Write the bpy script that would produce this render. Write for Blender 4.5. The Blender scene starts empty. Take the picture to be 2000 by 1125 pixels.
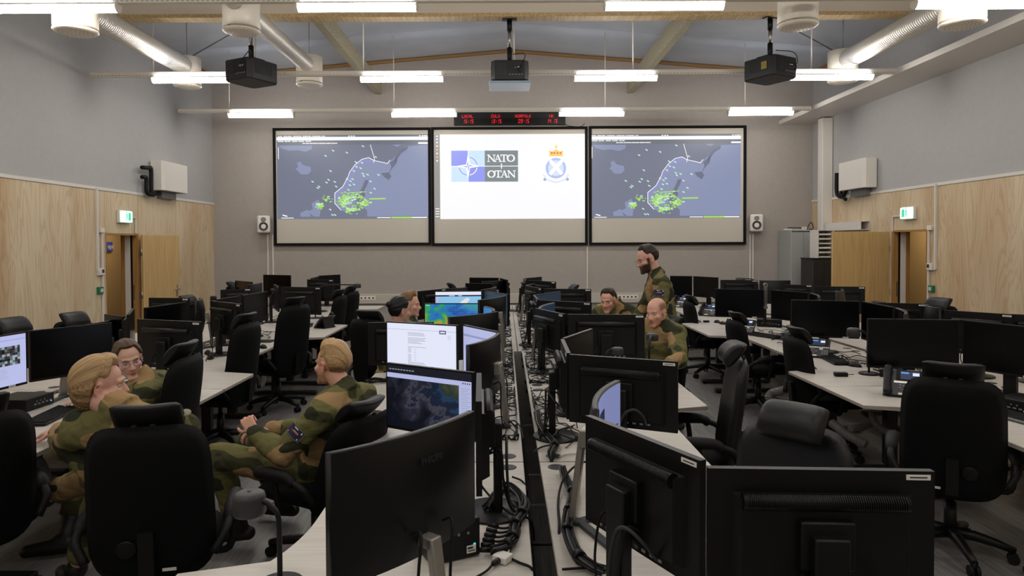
import bpy, bmesh, math, random
import numpy as np
from mathutils import Vector, Matrix, noise
R = math.radians
V = Vector
rng = random.Random(7)
SC = bpy.context.scene
COL = SC.collection

# ------------------------------------------------------------------ camera
FPX = 1333.0
CAM_H = 1.82
PITCH = math.atan(29.5 / FPX)
ROLL = 0.0045
cd = bpy.data.cameras.new('camera')
cam = bpy.data.objects.new('camera', cd)
COL.objects.link(cam)
cd.sensor_width = 36
cd.lens = 36 * FPX / 2000
cd.shift_x = 0.0075
cd.shift_y = -0.029
cd.clip_start = 0.05
CAM_R = Matrix.Rotation(math.pi / 2 - PITCH, 3, 'X') @ Matrix.Rotation(-ROLL, 3, 'Z')
cam.matrix_world = Matrix.Translation((0, 0, CAM_H)) @ CAM_R.to_4x4()
SC.camera = cam

# ------------------------------------------------------------------ world, exposure
SC.view_settings.view_transform = 'Standard'
SC.view_settings.look = 'None'
SC.view_settings.gamma = 1
SC.view_settings.use_curve_mapping = False
EXPO = 0.0
SC.view_settings.exposure = EXPO
world = bpy.data.worlds.new('world')
SC.world = world
world.use_nodes = True
world.node_tree.nodes['Background'].inputs[0].default_value = (0.6, 0.62, 0.65, 1)
world.node_tree.nodes['Background'].inputs[1].default_value = 0.05
LAMP = 48.0          # emission of the lit tube diffusers


def ray(px, py):
    d = CAM_R @ V(((px - 985) / FPX, (562.5 - 58 - py) / FPX, -1))
    return d


def at(px, py, Y):
    d = ray(px, py)
    return V((0, 0, CAM_H)) + d * (Y / d.y)


def on(px, py, z):
    d = ray(px, py)
    return V((0, 0, CAM_H)) + d * ((z - CAM_H) / d.z)


def onx(px, py, x):
    d = ray(px, py)
    return V((0, 0, CAM_H)) + d * (x / d.x)


# ------------------------------------------------------------------ materials
def lin(c):
    return tuple(((v / 255) / 12.92 if v <= 10.3 else ((v / 255 + .055) / 1.055) ** 2.4) for v in c) + (1,)


MATS = {}


def mat(name, c, rough=.6, metal=0, spec=.5, emit=0, ec=None, coat=0):
    if name in MATS:
        return MATS[name]
    m = bpy.data.materials.new(name)
    m.use_nodes = True
    b = m.node_tree.nodes['Principled BSDF']
    b.inputs['Base Color'].default_value = lin(c)
    b.inputs['Roughness'].default_value = rough
    b.inputs['Metallic'].default_value = metal
    b.inputs['Specular IOR Level'].default_value = spec
    if coat:
        b.inputs['Coat Weight'].default_value = coat
    if emit:
        b.inputs['Emission Color'].default_value = lin(ec or c)
        b.inputs['Emission Strength'].default_value = emit
    MATS[name] = m
    return m


def nodes_of(m):
    nt = m.node_tree
    return nt, nt.nodes, nt.links, nt.nodes['Principled BSDF']


def ramp_on(nt, fac, stops, interp='LINEAR'):
    r = nt.nodes.new('ShaderNodeValToRGB')
    cr = r.color_ramp
    cr.interpolation = interp
    while len(cr.elements) < len(stops):
        cr.elements.new(.5)
    for e, (p, c) in zip(cr.elements, stops):
        e.position = p
        e.color = lin(c)
    nt.links.new(fac, r.inputs[0])
    return r


def noise_mat(name, c1, c2, scale=(1, 1, 1), nscale=5, detail=4, rough=.6, lo=.35, hi=.65, bump=0, spec=.5, metal=0, dist=0, coord='Object'):
    m = mat(name, c1, rough, metal, spec)
    nt, N, L, b = nodes_of(m)
    tc = N.new('ShaderNodeTexCoord')
    mp = N.new('ShaderNodeMapping')
    mp.inputs['Scale'].default_value = scale
    L.new(tc.outputs[coord], mp.inputs[0])
    n = N.new('ShaderNodeTexNoise')
    n.inputs['Scale'].default_value = nscale
    n.inputs['Detail'].default_value = detail
    n.inputs['Distortion'].default_value = dist
    L.new(mp.outputs[0], n.inputs['Vector'])
    r = ramp_on(nt, n.outputs[0], [(lo, c1), (hi, c2)])
    L.new(r.outputs[0], b.inputs['Base Color'])
    if bump:
        bp = N.new('ShaderNodeBump')
        bp.inputs['Strength'].default_value = bump
        bp.inputs['Distance'].default_value = .01
        L.new(n.outputs[0], bp.inputs['Height'])
        L.new(bp.outputs[0], b.inputs['Normal'])
    return m


def plywood_mat():
    m = mat('plywood', (206, 182, 146), .55)
    nt, N, L, b = nodes_of(m)
    tc = N.new('ShaderNodeTexCoord')
    mp = N.new('ShaderNodeMapping')
    mp.inputs['Scale'].default_value = (1, 1, .13)
    L.new(tc.outputs['Object'], mp.inputs[0])
    n = N.new('ShaderNodeTexNoise')
    n.inputs['Scale'].default_value = 3.2
    n.inputs['Detail'].default_value = 3
    n.inputs['Distortion'].default_value = .6
    L.new(mp.outputs[0], n.inputs['Vector'])
    mul = N.new('ShaderNodeMath'); mul.operation = 'MULTIPLY'; mul.inputs[1].default_value = 26
    L.new(n.outputs[0], mul.inputs[0])
    fr = N.new('ShaderNodeMath'); fr.operation = 'PINGPONG'; fr.inputs[1].default_value = 1
    L.new(mul.outputs[0], fr.inputs[0])
    r = ramp_on(nt, fr.outputs[0], [(0, (214, 197, 168)), (.6, (209, 190, 158)), (.84, (186, 158, 120)), (1, (197, 173, 138))])
    mp2 = N.new('ShaderNodeMapping'); mp2.inputs['Scale'].default_value = (1, 60, .5)
    L.new(tc.outputs['Object'], mp2.inputs[0])
    n2 = N.new('ShaderNodeTexNoise'); n2.inputs['Scale'].default_value = 2; n2.inputs['Detail'].default_value = 3
    L.new(mp2.outputs[0], n2.inputs['Vector'])
    r2 = ramp_on(nt, n2.outputs[0], [(.3, (220, 204, 178)), (.7, (207, 188, 156))])
    mx = N.new('ShaderNodeMixRGB'); mx.inputs[0].default_value = .45
    L.new(r.outputs[0], mx.inputs[1]); L.new(r2.outputs[0], mx.inputs[2])
    n3 = N.new('ShaderNodeTexNoise'); n3.inputs['Scale'].default_value = .7; n3.inputs['Detail'].default_value = 2
    mp3 = N.new('ShaderNodeMapping'); mp3.inputs['Scale'].default_value = (1, 2.2, .35)
    L.new(tc.outputs['Object'], mp3.inputs[0]); L.new(mp3.outputs[0], n3.inputs['Vector'])
    r3 = ramp_on(nt, n3.outputs[0], [(.4, (255, 255, 255)), (.75, (226, 206, 184))])
    mm = N.new('ShaderNodeMixRGB'); mm.blend_type = 'MULTIPLY'; mm.inputs[0].default_value = 1
    L.new(mx.outputs[0], mm.inputs[1]); L.new(r3.outputs[0], mm.inputs[2])
    L.new(mm.outputs[0], b.inputs['Base Color'])
    return m


def plank_mat():
    m = mat('floor vinyl', (78, 76, 74), .42)
    nt, N, L, b = nodes_of(m)
    tc = N.new('ShaderNodeTexCoord')
    mp = N.new('ShaderNodeMapping')
    mp.inputs['Rotation'].default_value = (0, 0, R(90))
    L.new(tc.outputs['Object'], mp.inputs[0])
    br = N.new('ShaderNodeTexBrick')
    br.inputs['Color1'].default_value = lin((146, 143, 141))
    br.inputs['Color2'].default_value = lin((124, 121, 120))
    br.inputs['Mortar'].default_value = lin((88, 86, 85))
    br.inputs['Scale'].default_value = 1
    br.inputs['Mortar Size'].default_value = .002
    br.inputs['Brick Width'].default_value = 1.2
    br.inputs['Row Height'].default_value = .18
    L.new(mp.outputs[0], br.inputs['Vector'])
    mp2 = N.new('ShaderNodeMapping'); mp2.inputs['Scale'].default_value = (18, 1.2, 1)
    L.new(tc.outputs['Object'], mp2.inputs[0])
    n = N.new('ShaderNodeTexNoise'); n.inputs['Scale'].default_value = 3; n.inputs['Detail'].default_value = 5
    L.new(mp2.outputs[0], n.inputs['Vector'])
    r = ramp_on(nt, n.outputs[0], [(.3, (190, 190, 190)), (.7, (255, 255, 255))])
    mm = N.new('ShaderNodeMixRGB'); mm.blend_type = 'MULTIPLY'; mm.inputs[0].default_value = 1
    L.new(br.outputs[0], mm.inputs[1]); L.new(r.outputs[0], mm.inputs[2])
    L.new(mm.outputs[0], b.inputs['Base Color'])
    return m


def camo_mat():
    m = mat('camouflage cloth', (84, 88, 54), .9, spec=.2)
    nt, N, L, b = nodes_of(m)
    tc = N.new('ShaderNodeTexCoord')

    def blob(scale, off, lo, stretch=(1, 1, 1.5)):
        mp = N.new('ShaderNodeMapping')
        mp.inputs['Location'].default_value = off
        mp.inputs['Scale'].default_value = stretch
        L.new(tc.outputs['Object'], mp.inputs[0])
        n = N.new('ShaderNodeTexNoise'); n.inputs['Scale'].default_value = scale
        n.inputs['Detail'].default_value = 1; n.inputs['Roughness'].default_value = .35
        L.new(mp.outputs[0], n.inputs['Vector'])
        g = N.new('ShaderNodeMath'); g.operation = 'GREATER_THAN'; g.inputs[1].default_value = lo
        L.new(n.outputs[0], g.inputs[0])
        return g.outputs[0]
    cur = None
    base = lin((104, 100, 62))
    for sc, off, lo, c in ((4.2, (3, 1, 7), .55, (64, 64, 42)), (3.6, (11, 5, 2), .565, (152, 124, 86)), (5.2, (1, 13, 5), .62, (48, 50, 36))):
        mx = N.new('ShaderNodeMixRGB')
        L.new(blob(sc, off, lo), mx.inputs[0])
        if cur is None:
            mx.inputs[1].default_value = base
        else:
            L.new(cur, mx.inputs[1])
        mx.inputs[2].default_value = lin(c)
        cur = mx.outputs[0]
    L.new(cur, b.inputs['Base Color'])
    n = N.new('ShaderNodeTexNoise'); n.inputs['Scale'].default_value = 16; n.inputs['Detail'].default_value = 3; n.inputs['Distortion'].default_value = 1
    L.new(tc.outputs['Object'], n.inputs['Vector'])
    bp = N.new('ShaderNodeBump'); bp.inputs['Strength'].default_value = .5; bp.inputs['Distance'].default_value = .02
    L.new(n.outputs[0], bp.inputs['Height']); L.new(bp.outputs[0], b.inputs['Normal'])
    return m


def attr_mat(name, rough=.55, spec=.35, sss=0):
    m = mat(name, (200, 160, 140), rough, spec=spec)
    nt, N, L, b = nodes_of(m)
    a = N.new('ShaderNodeAttribute')
    a.attribute_name = 'tint'
    L.new(a.outputs['Color'], b.inputs['Base Color'])
    if sss:
        b.inputs['Subsurface Weight'].default_value = sss
        b.inputs['Subsurface Radius'].default_value = (.02, .008, .004)
    return m


def glow(name, c, s):
    """a lit screen or lamp surface"""
    return mat(name, (8, 8, 9), .35, spec=.3, emit=s, ec=c)


def lit(name, c):
    """a screen colour as the photo shows it"""
    return glow(name, c, 1 / 2 ** EXPO)


# ------------------------------------------------------------------ mesh helpers
class MB:
    def __init__(self):
        self.bm = bmesh.new()
        self.mats = []
        self.mi = 0

    def use(self, m):
        if m not in self.mats:
            self.mats.append(m)
        self.mi = self.mats.index(m)
        return self

    def _paint(self, faces, smooth=False):
        for f in faces:
            f.material_index = self.mi
            f.smooth = smooth

    def box(self, c, s, rot=None, bev=0, seg=2, taper=None):
        g = bmesh.ops.create_cube(self.bm, size=1)
        vs = g['verts']
        for v in vs:
            v.co = V((v.co.x * s[0], v.co.y * s[1], v.co.z * s[2]))
            if taper and v.co.z > 0:
                v.co.x *= taper
                v.co.y *= taper
        M = Matrix.Translation(c)
        if rot is not None:
            M = M @ (rot if isinstance(rot, Matrix) else Matrix.Rotation(rot, 4, 'Z')).to_4x4()
        bmesh.ops.transform(self.bm, matrix=M, verts=vs)
        fs = list({f for v in vs for f in v.link_faces})
        self._paint(fs)
        if bev:
            es = list({e for v in vs for e in v.link_edges})
            r = bmesh.ops.bevel(self.bm, geom=es, offset=bev, segments=seg, profile=.5, affect='EDGES')
            self._paint(r['faces'], True)
        return self

    def bar(self, a, b, w, h=None, bev=0):
        a, b = V(a), V(b)
        d = b - a
        h = h or w
        q = d.to_track_quat('Z', 'Y').to_matrix()
        return self.box((a + b) / 2, (w, h, d.length), q, bev)

    def tube(self, pts, r, seg=8, caps=True, smooth=True):
        pts = [V(p) for p in pts]
        n = len(pts)
        rs = r if isinstance(r, (list, tuple)) else [r] * n
        rings = []
        up = None
        for i, p in enumerate(pts):
            t = (pts[min(i + 1, n - 1)] - pts[max(i - 1, 0)])
            if t.length < 1e-9:
                t = V((0, 0, 1))
            t.normalize()
            if up is None:
                up = t.orthogonal().normalized()
            else:
                up = up - t * up.dot(t)
                if up.length < 1e-6:
                    up = t.orthogonal()
                up.normalize()
            s = t.cross(up)
            rings.append([self.bm.verts.new(p + (up * math.cos(2 * math.pi * k / seg) + s * math.sin(2 * math.pi * k / seg)) * rs[i]) for k in range(seg)])
        fs = []
        for a, b in zip(rings, rings[1:]):
            for k in range(seg):
                fs.append(self.bm.faces.new((a[k], a[(k + 1) % seg], b[(k + 1) % seg], b[k])))
        self._paint(fs, smooth)
        if caps:
            c = [self.bm.faces.new(list(reversed(rings[0]))), self.bm.faces.new(rings[-1])]
            self._paint(c)
        return self

    def cyl(self, a, b, r, seg=16, r2=None):
        return self.tube([a, b], [r, r if r2 is None else r2], seg)

    def lathe(self, prof, c=(0, 0, 0), seg=24, rot=None):
        c = V(c)
        rings = []
        for (r, z) in prof:
            ring = []
            for k in range(seg):
                a = 2 * math.pi * k / seg
                p = V((max(r, 1e-4) * math.cos(a), max(r, 1e-4) * math.sin(a), z))
                if rot is not None:
                    p = rot @ p
                ring.append(self.bm.verts.new(c + p))
            rings.append(ring)
        fs = []
        for a, b in zip(rings, rings[1:]):
            for k in range(seg):
                fs.append(self.bm.faces.new((a[k], a[(k + 1) % seg], b[(k + 1) % seg], b[k])))
        self._paint(fs, True)
        self._paint([self.bm.faces.new(list(reversed(rings[0]))), self.bm.faces.new(rings[-1])])
        return self

    def prism(self, poly, z0, z1, bev=0):
        """extrude an xy polygon between two heights"""
        a = [self.bm.verts.new((p[0], p[1], z0)) for p in poly]
        b = [self.bm.verts.new((p[0], p[1], z1)) for p in poly]
        n = len(poly)
        fs = [self.bm.faces.new(list(reversed(a))), self.bm.faces.new(b)]
        for k in range(n):
            fs.append(self.bm.faces.new((a[k], a[(k + 1) % n], b[(k + 1) % n], b[k])))
        self._paint(fs)
        if bev:
            es = list({e for f in fs[:2] for e in f.edges})
            r = bmesh.ops.bevel(self.bm, geom=es, offset=bev, segments=1, affect='EDGES')
            self._paint(r['faces'])
        return self

    def poly(self, pts, M=None):
        vs = [self.bm.verts.new(M @ V(p) if M is not None else V(p)) for p in pts]
        f = self.bm.faces.new(vs)
        self._paint([f])
        return self

    def grid(self, fn, nu, nv, smooth=True, closed=False):
        """surface from fn(u, v), u and v in 0..1"""
        vs = [[self.bm.verts.new(fn(i / nu, j / nv)) for j in range(nv + 1)] for i in range(nu + 1)]
        fs = []
        for i in range(nu):
            for j in range(nv):
                fs.append(self.bm.faces.new((vs[i][j], vs[i + 1][j], vs[i + 1][j + 1], vs[i][j + 1])))
        self._paint(fs, smooth)
        return self

    def slab(self, fn, nu, nv, off, smooth=True):
        """closed thick sheet: fn(u,v) the front, off(u,v) a vector to the back"""
        A = [[V(fn(i / nu, j / nv)) for j in range(nv + 1)] for i in range(nu + 1)]
        B = [[A[i][j] + V(off(i / nu, j / nv)) for j in range(nv + 1)] for i in range(nu + 1)]
        va = [[self.bm.verts.new(p) for p in row] for row in A]
        vb = [[self.bm.verts.new(p) for p in row] for row in B]
        fs = []
        for i in range(nu):
            for j in range(nv):
                fs.append(self.bm.faces.new((va[i][j], va[i + 1][j], va[i + 1][j + 1], va[i][j + 1])))
                fs.append(self.bm.faces.new((vb[i][j], vb[i][j + 1], vb[i + 1][j + 1], vb[i + 1][j])))
        for i in range(nu):
            fs.append(self.bm.faces.new((va[i][0], vb[i][0], vb[i + 1][0], va[i + 1][0])))
            fs.append(self.bm.faces.new((va[i][nv], va[i + 1][nv], vb[i + 1][nv], vb[i][nv])))
        for j in range(nv):
            fs.append(self.bm.faces.new((va[0][j], va[0][j + 1], vb[0][j + 1], vb[0][j])))
            fs.append(self.bm.faces.new((va[nu][j], vb[nu][j], vb[nu][j + 1], va[nu][j + 1])))
        self._paint(fs, smooth)
        return self

    def build(self, name, m=None, parent=None, loc=None, rotz=0, recalc=True):
        if recalc:
            bmesh.ops.recalc_face_normals(self.bm, faces=self.bm.faces)
        me = bpy.data.meshes.new(name)
        self.bm.to_mesh(me)
        self.bm.free()
        if self.mats:
            for x in self.mats:
                me.materials.append(x)
        else:
            me.materials.append(m)
        return link(name, me, parent, loc, rotz)


def link(name, me, parent=None, loc=None, rotz=0):
    o = bpy.data.objects.new(name, me)
    COL.objects.link(o)
    if parent is not None:
        o.parent = parent
    if loc is not None:
        o.location = loc
    if rotz:
        o.rotation_euler = (0, 0, rotz)
    return o


def tag(o, label, cat, group=None):
    o['label'] = label
    o['category'] = cat
    if group:
        o['group'] = group
    return o


def thing(name, label, cat, loc=(0, 0, 0), rotz=0, group=None):
    o = bpy.data.objects.new(name, None)
    o.empty_display_size = .1
    COL.objects.link(o)
    o.location = loc
    o.rotation_euler = (0, 0, rotz)
    return tag(o, label, cat, group)


def struct(o):
    o['kind'] = 'structure'
    return o


def spline(pts, n=8):
    """Catmull-Rom through the points"""
    P = [V(p) for p in pts]
    P = [P[0] * 2 - P[1]] + P + [P[-1] * 2 - P[-2]]
    out = []
    for i in range(1, len(P) - 2):
        for k in range(n):
            t = k / n
            a, b, c, d = P[i - 1:i + 3]
            out.append(.5 * ((2 * b) + (c - a) * t + (2 * a - 5 * b + 4 * c - d) * t * t + (3 * b - a - 3 * c + d) * t ** 3))
    out.append(P[-2])
    return out

# ------------------------------------------------------------------ palette
M_WALL = noise_mat('grey painted wall', (176, 175, 175), (173, 172, 172), nscale=14, rough=.85)
M_WALLB = noise_mat('dimmed grey painted wall', (163, 156, 150), (160, 153, 147), nscale=14, rough=.85)  # same wall paint, with the screen wall's dimmer tone put into the colour
M_WHITE = mat('white painted metal', (218, 213, 206), .45)
M_CREAM = mat('cream enamel', (228, 220, 206), .4)
M_PLY = plywood_mat()
M_CEIL = noise_mat('ceiling boards', (182, 186, 190), (174, 178, 183), nscale=2, rough=.7)
M_GLULAM = noise_mat('pine timber', (196, 170, 124), (166, 136, 90), scale=(14, .8, 14), nscale=3, rough=.6, bump=.1)
M_OSB = noise_mat('pale pressed timber', (176, 168, 142), (146, 138, 112), scale=(10, 4, 10), nscale=6, rough=.7, bump=.15)
M_TRIMWOOD = mat('brown timber trim', (150, 112, 66), .6)
M_PALE = mat('pale painted beam', (205, 192, 174), .7)
M_FLOOR = plank_mat()
M_OAK = noise_mat('oak veneer', (202, 170, 116), (184, 150, 98), scale=(20, 20, .6), nscale=3, rough=.45)
M_OAKD = noise_mat('oak door frame', (172, 130, 76), (150, 108, 58), scale=(20, 20, .6), nscale=3, rough=.45)
M_BLACK = mat('black plastic', (11, 11, 12), .45, spec=.3)
M_BLACKM = mat('matt black plastic', (9, 9, 10), .65, spec=.3)
M_STEEL = mat('brushed steel', (170, 168, 164), .35, metal=1)
M_GREY = mat('grey plastic', (120, 120, 120), .5)
M_DGREY = mat('dark grey plastic', (52, 53, 56), .5)
M_PAPER = mat('white label', (225, 222, 214), .7)
M_INK = mat('black print', (24, 24, 26), .8)

YB = 14.03          # back wall
XL, XR = -5.97, 6.33
YN = -5.0           # behind the camera
ZP = 2.63           # top of the plywood
EAVE, RIDGE, XM = 5.27, 5.77, .12


def wall_poly(name, pts, m):
    b = MB()
    b.poly(pts)
    return struct(b.build(name, m, recalc=False))


b = MB().box(((XL + XR) / 2, (YB + YN) / 2, -.05), (XR - XL + .4, YB - YN + .4, .1))
struct(b.build('floor', M_FLOOR))
# front wall (behind the screens), rear wall, side walls as thick slabs
b = MB()
gable = [(XL, 0), (XR, 0), (XR, EAVE), (XM, RIDGE), (XL, EAVE)]
for nm, y0, y1 in (('wall_back', YB, YB + .15), ('wall_front', YN - .15, YN)):
    b = MB()
    lo = [b.bm.verts.new((x, y0, z)) for x, z in gable]
    hi = [b.bm.verts.new((x, y1, z)) for x, z in gable]
    b.bm.faces.new(lo); b.bm.faces.new(list(reversed(hi)))
    for k in range(5):
        b.bm.faces.new((lo[k], hi[k], hi[(k + 1) % 5], lo[(k + 1) % 5]))
    struct(b.build(nm, M_WALLB if nm == 'wall_back' else M_WALL))
# side walls with a door opening each: opening between y 10.2 and 11.1
DY0, DY1, DH = 10.2, 11.12, 2.0
for nm, x0, x1 in (('wall_left', XL - .12, XL), ('wall_right', XR, XR + .12)):
    b = MB()
    xc, t = (x0 + x1) / 2, abs(x1 - x0)
    b.box((xc, (YN + DY0) / 2, EAVE / 2), (t, DY0 - YN, EAVE))
    b.box((xc, (DY1 + YB) / 2, EAVE / 2), (t, YB - DY1, EAVE))
    b.box((xc, (DY0 + DY1) / 2, (DH + EAVE) / 2), (t, DY1 - DY0, EAVE - DH))
    struct(b.build(nm, M_WALL))
# plywood cladding (12 mm) on the side walls with the same opening, in sheets
for nm, x, s in (('trim_1', XL, 1), ('trim_2', XR, -1)):
    b = MB()
    ys = [YN, -2, .44, 2.88, 5.32, 7.76, DY0 - .28, DY0]
    for y0, y1 in zip(ys, ys[1:]):
        b.box((x + s * .006, (y0 + y1) / 2, ZP / 2), (.012, y1 - y0 - .003, ZP))
    b.box((x + s * .006, (DY0 + DY1) / 2, (DH + ZP) / 2), (.012, DY1 - DY0, ZP - DH))
    for y0, y1 in ((DY1, 12.36), (12.36, YB)):
        b.box((x + s * .006, (y0 + y1) / 2, ZP / 2), (.012, y1 - y0 - .003, ZP))
    struct(b.build(nm, M_PLY))
    b = MB().box((x + s * .012, (YN + YB) / 2, ZP + .02), (.024, YB - YN, .045), bev=.004)
    struct(b.build('trim_' + ('3' if s > 0 else '4'), M_WHITE))
# ceiling: two sloping slabs with board joints
def zc(x):
    return RIDGE - (RIDGE - EAVE) * (abs(x - XM) / ((XR - XL) / 2 - .0) if True else 0)
b = MB()
for xa, xb in ((XL, XM), (XM, XR)):
    za = EAVE if xa == XL else RIDGE
    zb = EAVE if xb == XR else RIDGE
    b.use(M_CEIL)
    n = 11
    for k in range(n):
        y0 = YN + (YB - YN) * k / n + .004
        y1 = YN + (YB - YN) * (k + 1) / n - .004
        p = [V((xa, y0, za)), V((xb, y0, zb)), V((xb, y1, zb)), V((xa, y1, za))]
        q = [v + V((0, 0, .1)) for v in p]
        lo = [b.bm.verts.new(v) for v in p]
        hi = [b.bm.verts.new(v) for v in q]
        fs = [b.bm.faces.new(list(reversed(lo))), b.bm.faces.new(hi)]
        for i in range(4):
            fs.append(b.bm.faces.new((lo[i], lo[(i + 1) % 4], hi[(i + 1) % 4], hi[i])))
        b._paint(fs)
    b.use(mat('ceiling joint', (70, 74, 80), .8))
    p = [V((xa, YN, za + .05)), V((xb, YN, zb + .05)), V((xb, YB, zb + .05)), V((xa, YB, za + .05))]
    b.poly(p)
struct(b.build('ceiling', None))
# brown timber where roof meets walls
b = MB()
b.bar((XL + .03, YN, EAVE - .06), (XL + .03, YB, EAVE - .06), .06, .12)
struct(b.build('trim_5', M_TRIMWOOD))
b = MB()
b.bar((XR - .03, YN, EAVE - .06), (XR - .03, YB, EAVE - .06), .06, .12)
struct(b.build('trim_6', M_TRIMWOOD))
b = MB()
b.bar((XL, YB - .03, EAVE - .04), (XM, YB - .03, RIDGE - .04), .06, .05)
b.bar((XM, YB - .03, RIDGE - .04), (XR, YB - .03, EAVE - .04), .06, .05)
struct(b.build('trim_7', M_TRIMWOOD))

# cross beam and the two lengthways timbers it carries
t = tag(MB().use(M_PALE).box(((XL + XR) / 2, 9.37, 5.04), (XR - XL - .02, .16, .22)).use(M_GLULAM).box(((XL + XR) / 2, 9.38, 4.905), (XR - XL - .02, .2, .05)).use(M_GLULAM).box(((XL + XR) / 2, 9.40, 5.24), (XR - XL - .02, .18, .18)).build('roof_beam', None),
        'long pale timber cross beam spanning the hall wall to wall, projectors hanging from it', 'beam')
for x, side in ((-2.56, 'left'), (2.58, 'right')):
    tag(MB().box((x, (9.48 + YB) / 2, 5.0), (.13, YB - 9.48 - .005, .26), bev=.008).build('roof_timber', M_OSB),
        f'rough pale roof timber meeting the screen wall {side} of the central projector', 'beam', 'lengthways roof timbers')

# right side: flat white soffit box above the wall, and the boxed column in the corner
b = MB().box((XR - .35, (YN + YB) / 2, 4.26), (.7, YB - YN - .01, .08))
struct(b.build('trim_8', M_WHITE))
b = MB().box((XR - .11, 13.25, 2.1), (.2, .2, 4.2), bev=.01)
struct(b.build('trim_9', M_WHITE))

# ------------------------------------------------------------------ light rows
M_LIT = glow('lit tube diffuser', (255, 249, 240), LAMP)
M_UP = glow('uplight strip', (236, 240, 255), LAMP * 1.1)
M_LED = mat('perforated rail', (150, 152, 156), .5)
ROWS = [(6.84, -5.9, 5.6), (9.81, -5.9, 5.6), (12.5, -5.93, 5.6)]
XF = [-4.42, -1.45, 1.6, 4.68]
rowname = {6.84: 'nearest', 9.81: 'middle', 12.5: 'farthest'}
colname = ['leftmost', 'second from the left', 'second from the right', 'rightmost']


def light_row(Y, x0, x1, seen=True):
    g = 'suspended light rails'
    t = thing('light_rail', f'white slotted rail across the hall, {rowname.get(Y, "overhead")} of the rows of tube lights', 'light rail', ((x0 + x1) / 2, Y, 4.2), group=g)
    w = x1 - x0
    MB().box((0, 0, .052), (w, .07, .07), bev=.006).build('rail_body', M_CREAM, t)
    b = MB()
    for k in range(int(w / .05)):
        b.box((-w / 2 + .03 + k * .05, -.0362, .032), (.032, .002, .008))
    b.build('slot_strip', M_LED, t)
    for x in (-5.0, -2.0, 1.85, 4.4):
        if abs(x - (x0 + x1) / 2) > 6.2:
            continue
        top = EAVE + (RIDGE - EAVE) * (1 - abs(x - XM) / 6.15) - 4.2
        MB().cyl((x - (x0 + x1) / 2, 0, .08), (x - (x0 + x1) / 2, 0, top), .009, 8).build('hanging_rod', M_CREAM, t)
    for i, x in enumerate(XF):
        f = thing('tube_light', f'lit white tube light, {colname[i]} in the {rowname.get(Y, "overhead")} row', 'ceiling light', (x, Y, 4.2), group='suspended tube lights')
        # half-round diffuser
        n = 10
        prof = [(.055 * math.cos(math.pi * k / n), -.055 * math.sin(math.pi * k / n) * 1.2 - .005) for k in range(n + 1)]
        b = MB()
        a = [b.bm.verts.new((-.585, p[0], p[1])) for p in prof]
        c = [b.bm.verts.new((.585, p[0], p[1])) for p in prof]
        for k in range(n):
            b._paint([b.bm.faces.new((a[k], a[k + 1], c[k + 1], c[k]))], True)
        b.build('diffuser', M_LIT, f)
        b = MB().use(M_CREAM).box((0, 0, .005), (1.2, .115, .018), bev=.003)
        b.use(M_UP).poly([(-.55, .036, .0145), (.55, .036, .0145), (.55, .054, .0145), (-.55, .054, .0145)]).use(M_UP).poly([(-.55, -.054, .0145), (.55, -.054, .0145), (.55, -.037, .0145), (-.55, -.037, .0145)])
        b.build('housing', None, f)
        for s in (-1, 1):
            b = MB()
            pa = [b.bm.verts.new((s * .585, p[0] * 1.06, p[1] * 1.06)) for p in prof]
            pb = [b.bm.verts.new((s * .6, p[0] * 1.06, p[1] * 1.06)) for p in prof]
            b.bm.faces.new(pa); b.bm.faces.new(list(reversed(pb)))
            for k in range(n):
                b.bm.faces.new((pa[k], pa[k + 1], pb[k + 1], pb[k]))
            b.bm.faces.new((pa[0], pb[0], pb[-1], pa[-1]))
            b.build('end_cap', M_CREAM, f)


for r_ in ROWS:
    light_row(*r_)
# the rows that carry on over and behind the camera (out of frame; they light the near half of the hall)
for Y in (3.9, 1.0, -2.0):
    for i, x in enumerate(XF):
        n = 8
        b = MB().use(M_LIT)
        prof = [(.055 * math.cos(math.pi * k / n), -.055 * math.sin(math.pi * k / n) * 1.2) for k in range(n + 1)]
        a = [b.bm.verts.new((x - .59, Y + p[0], 4.2 + p[1])) for p in prof]
        c = [b.bm.verts.new((x + .59, Y + p[0], 4.2 + p[1])) for p in prof]
        for k in range(n):
            b._paint([b.bm.faces.new((a[k], a[k + 1], c[k + 1], c[k]))], True)
        b.use(M_CREAM).box((x, Y, 4.205), (1.2, .115, .02))
        tag(b.build('tube_light', None), 'tube light in the rows overhead, above the upper edge of the photo', 'ceiling light', 'tube lights over the near desks')

# ------------------------------------------------------------------ lettering
F57 = {'L': '10000 10000 10000 10000 10000 10000 11111', 'O': '01110 10001 10001 10001 10001 10001 01110', 'C': '01110 10001 10000 10000 10000 10001 01110',
       'A': '01110 10001 10001 11111 10001 10001 10001', 'Z': '11111 00001 00010 00100 01000 10000 11111', 'U': '10001 10001 10001 10001 10001 10001 01110',
       'N': '10001 11001 10101 10101 10011 10001 10001', 'R': '11110 10001 10001 11110 10100 10010 10001', 'F': '11111 10000 10000 11110 10000 10000 10000',
       'K': '10001 10010 10100 11000 10100 10010 10001'}
SEG = {'0': 'abcdef', '1': 'bc', '3': 'abcdg', '4': 'bcfg', '5': 'acdfg', '9': 'abcdfg'}


def flat(b, M, x0, y0, x1, y1, z=0.0):
    b.poly([(x0, y0, z), (x1, y0, z), (x1, y1, z), (x0, y1, z)], M)


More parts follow.
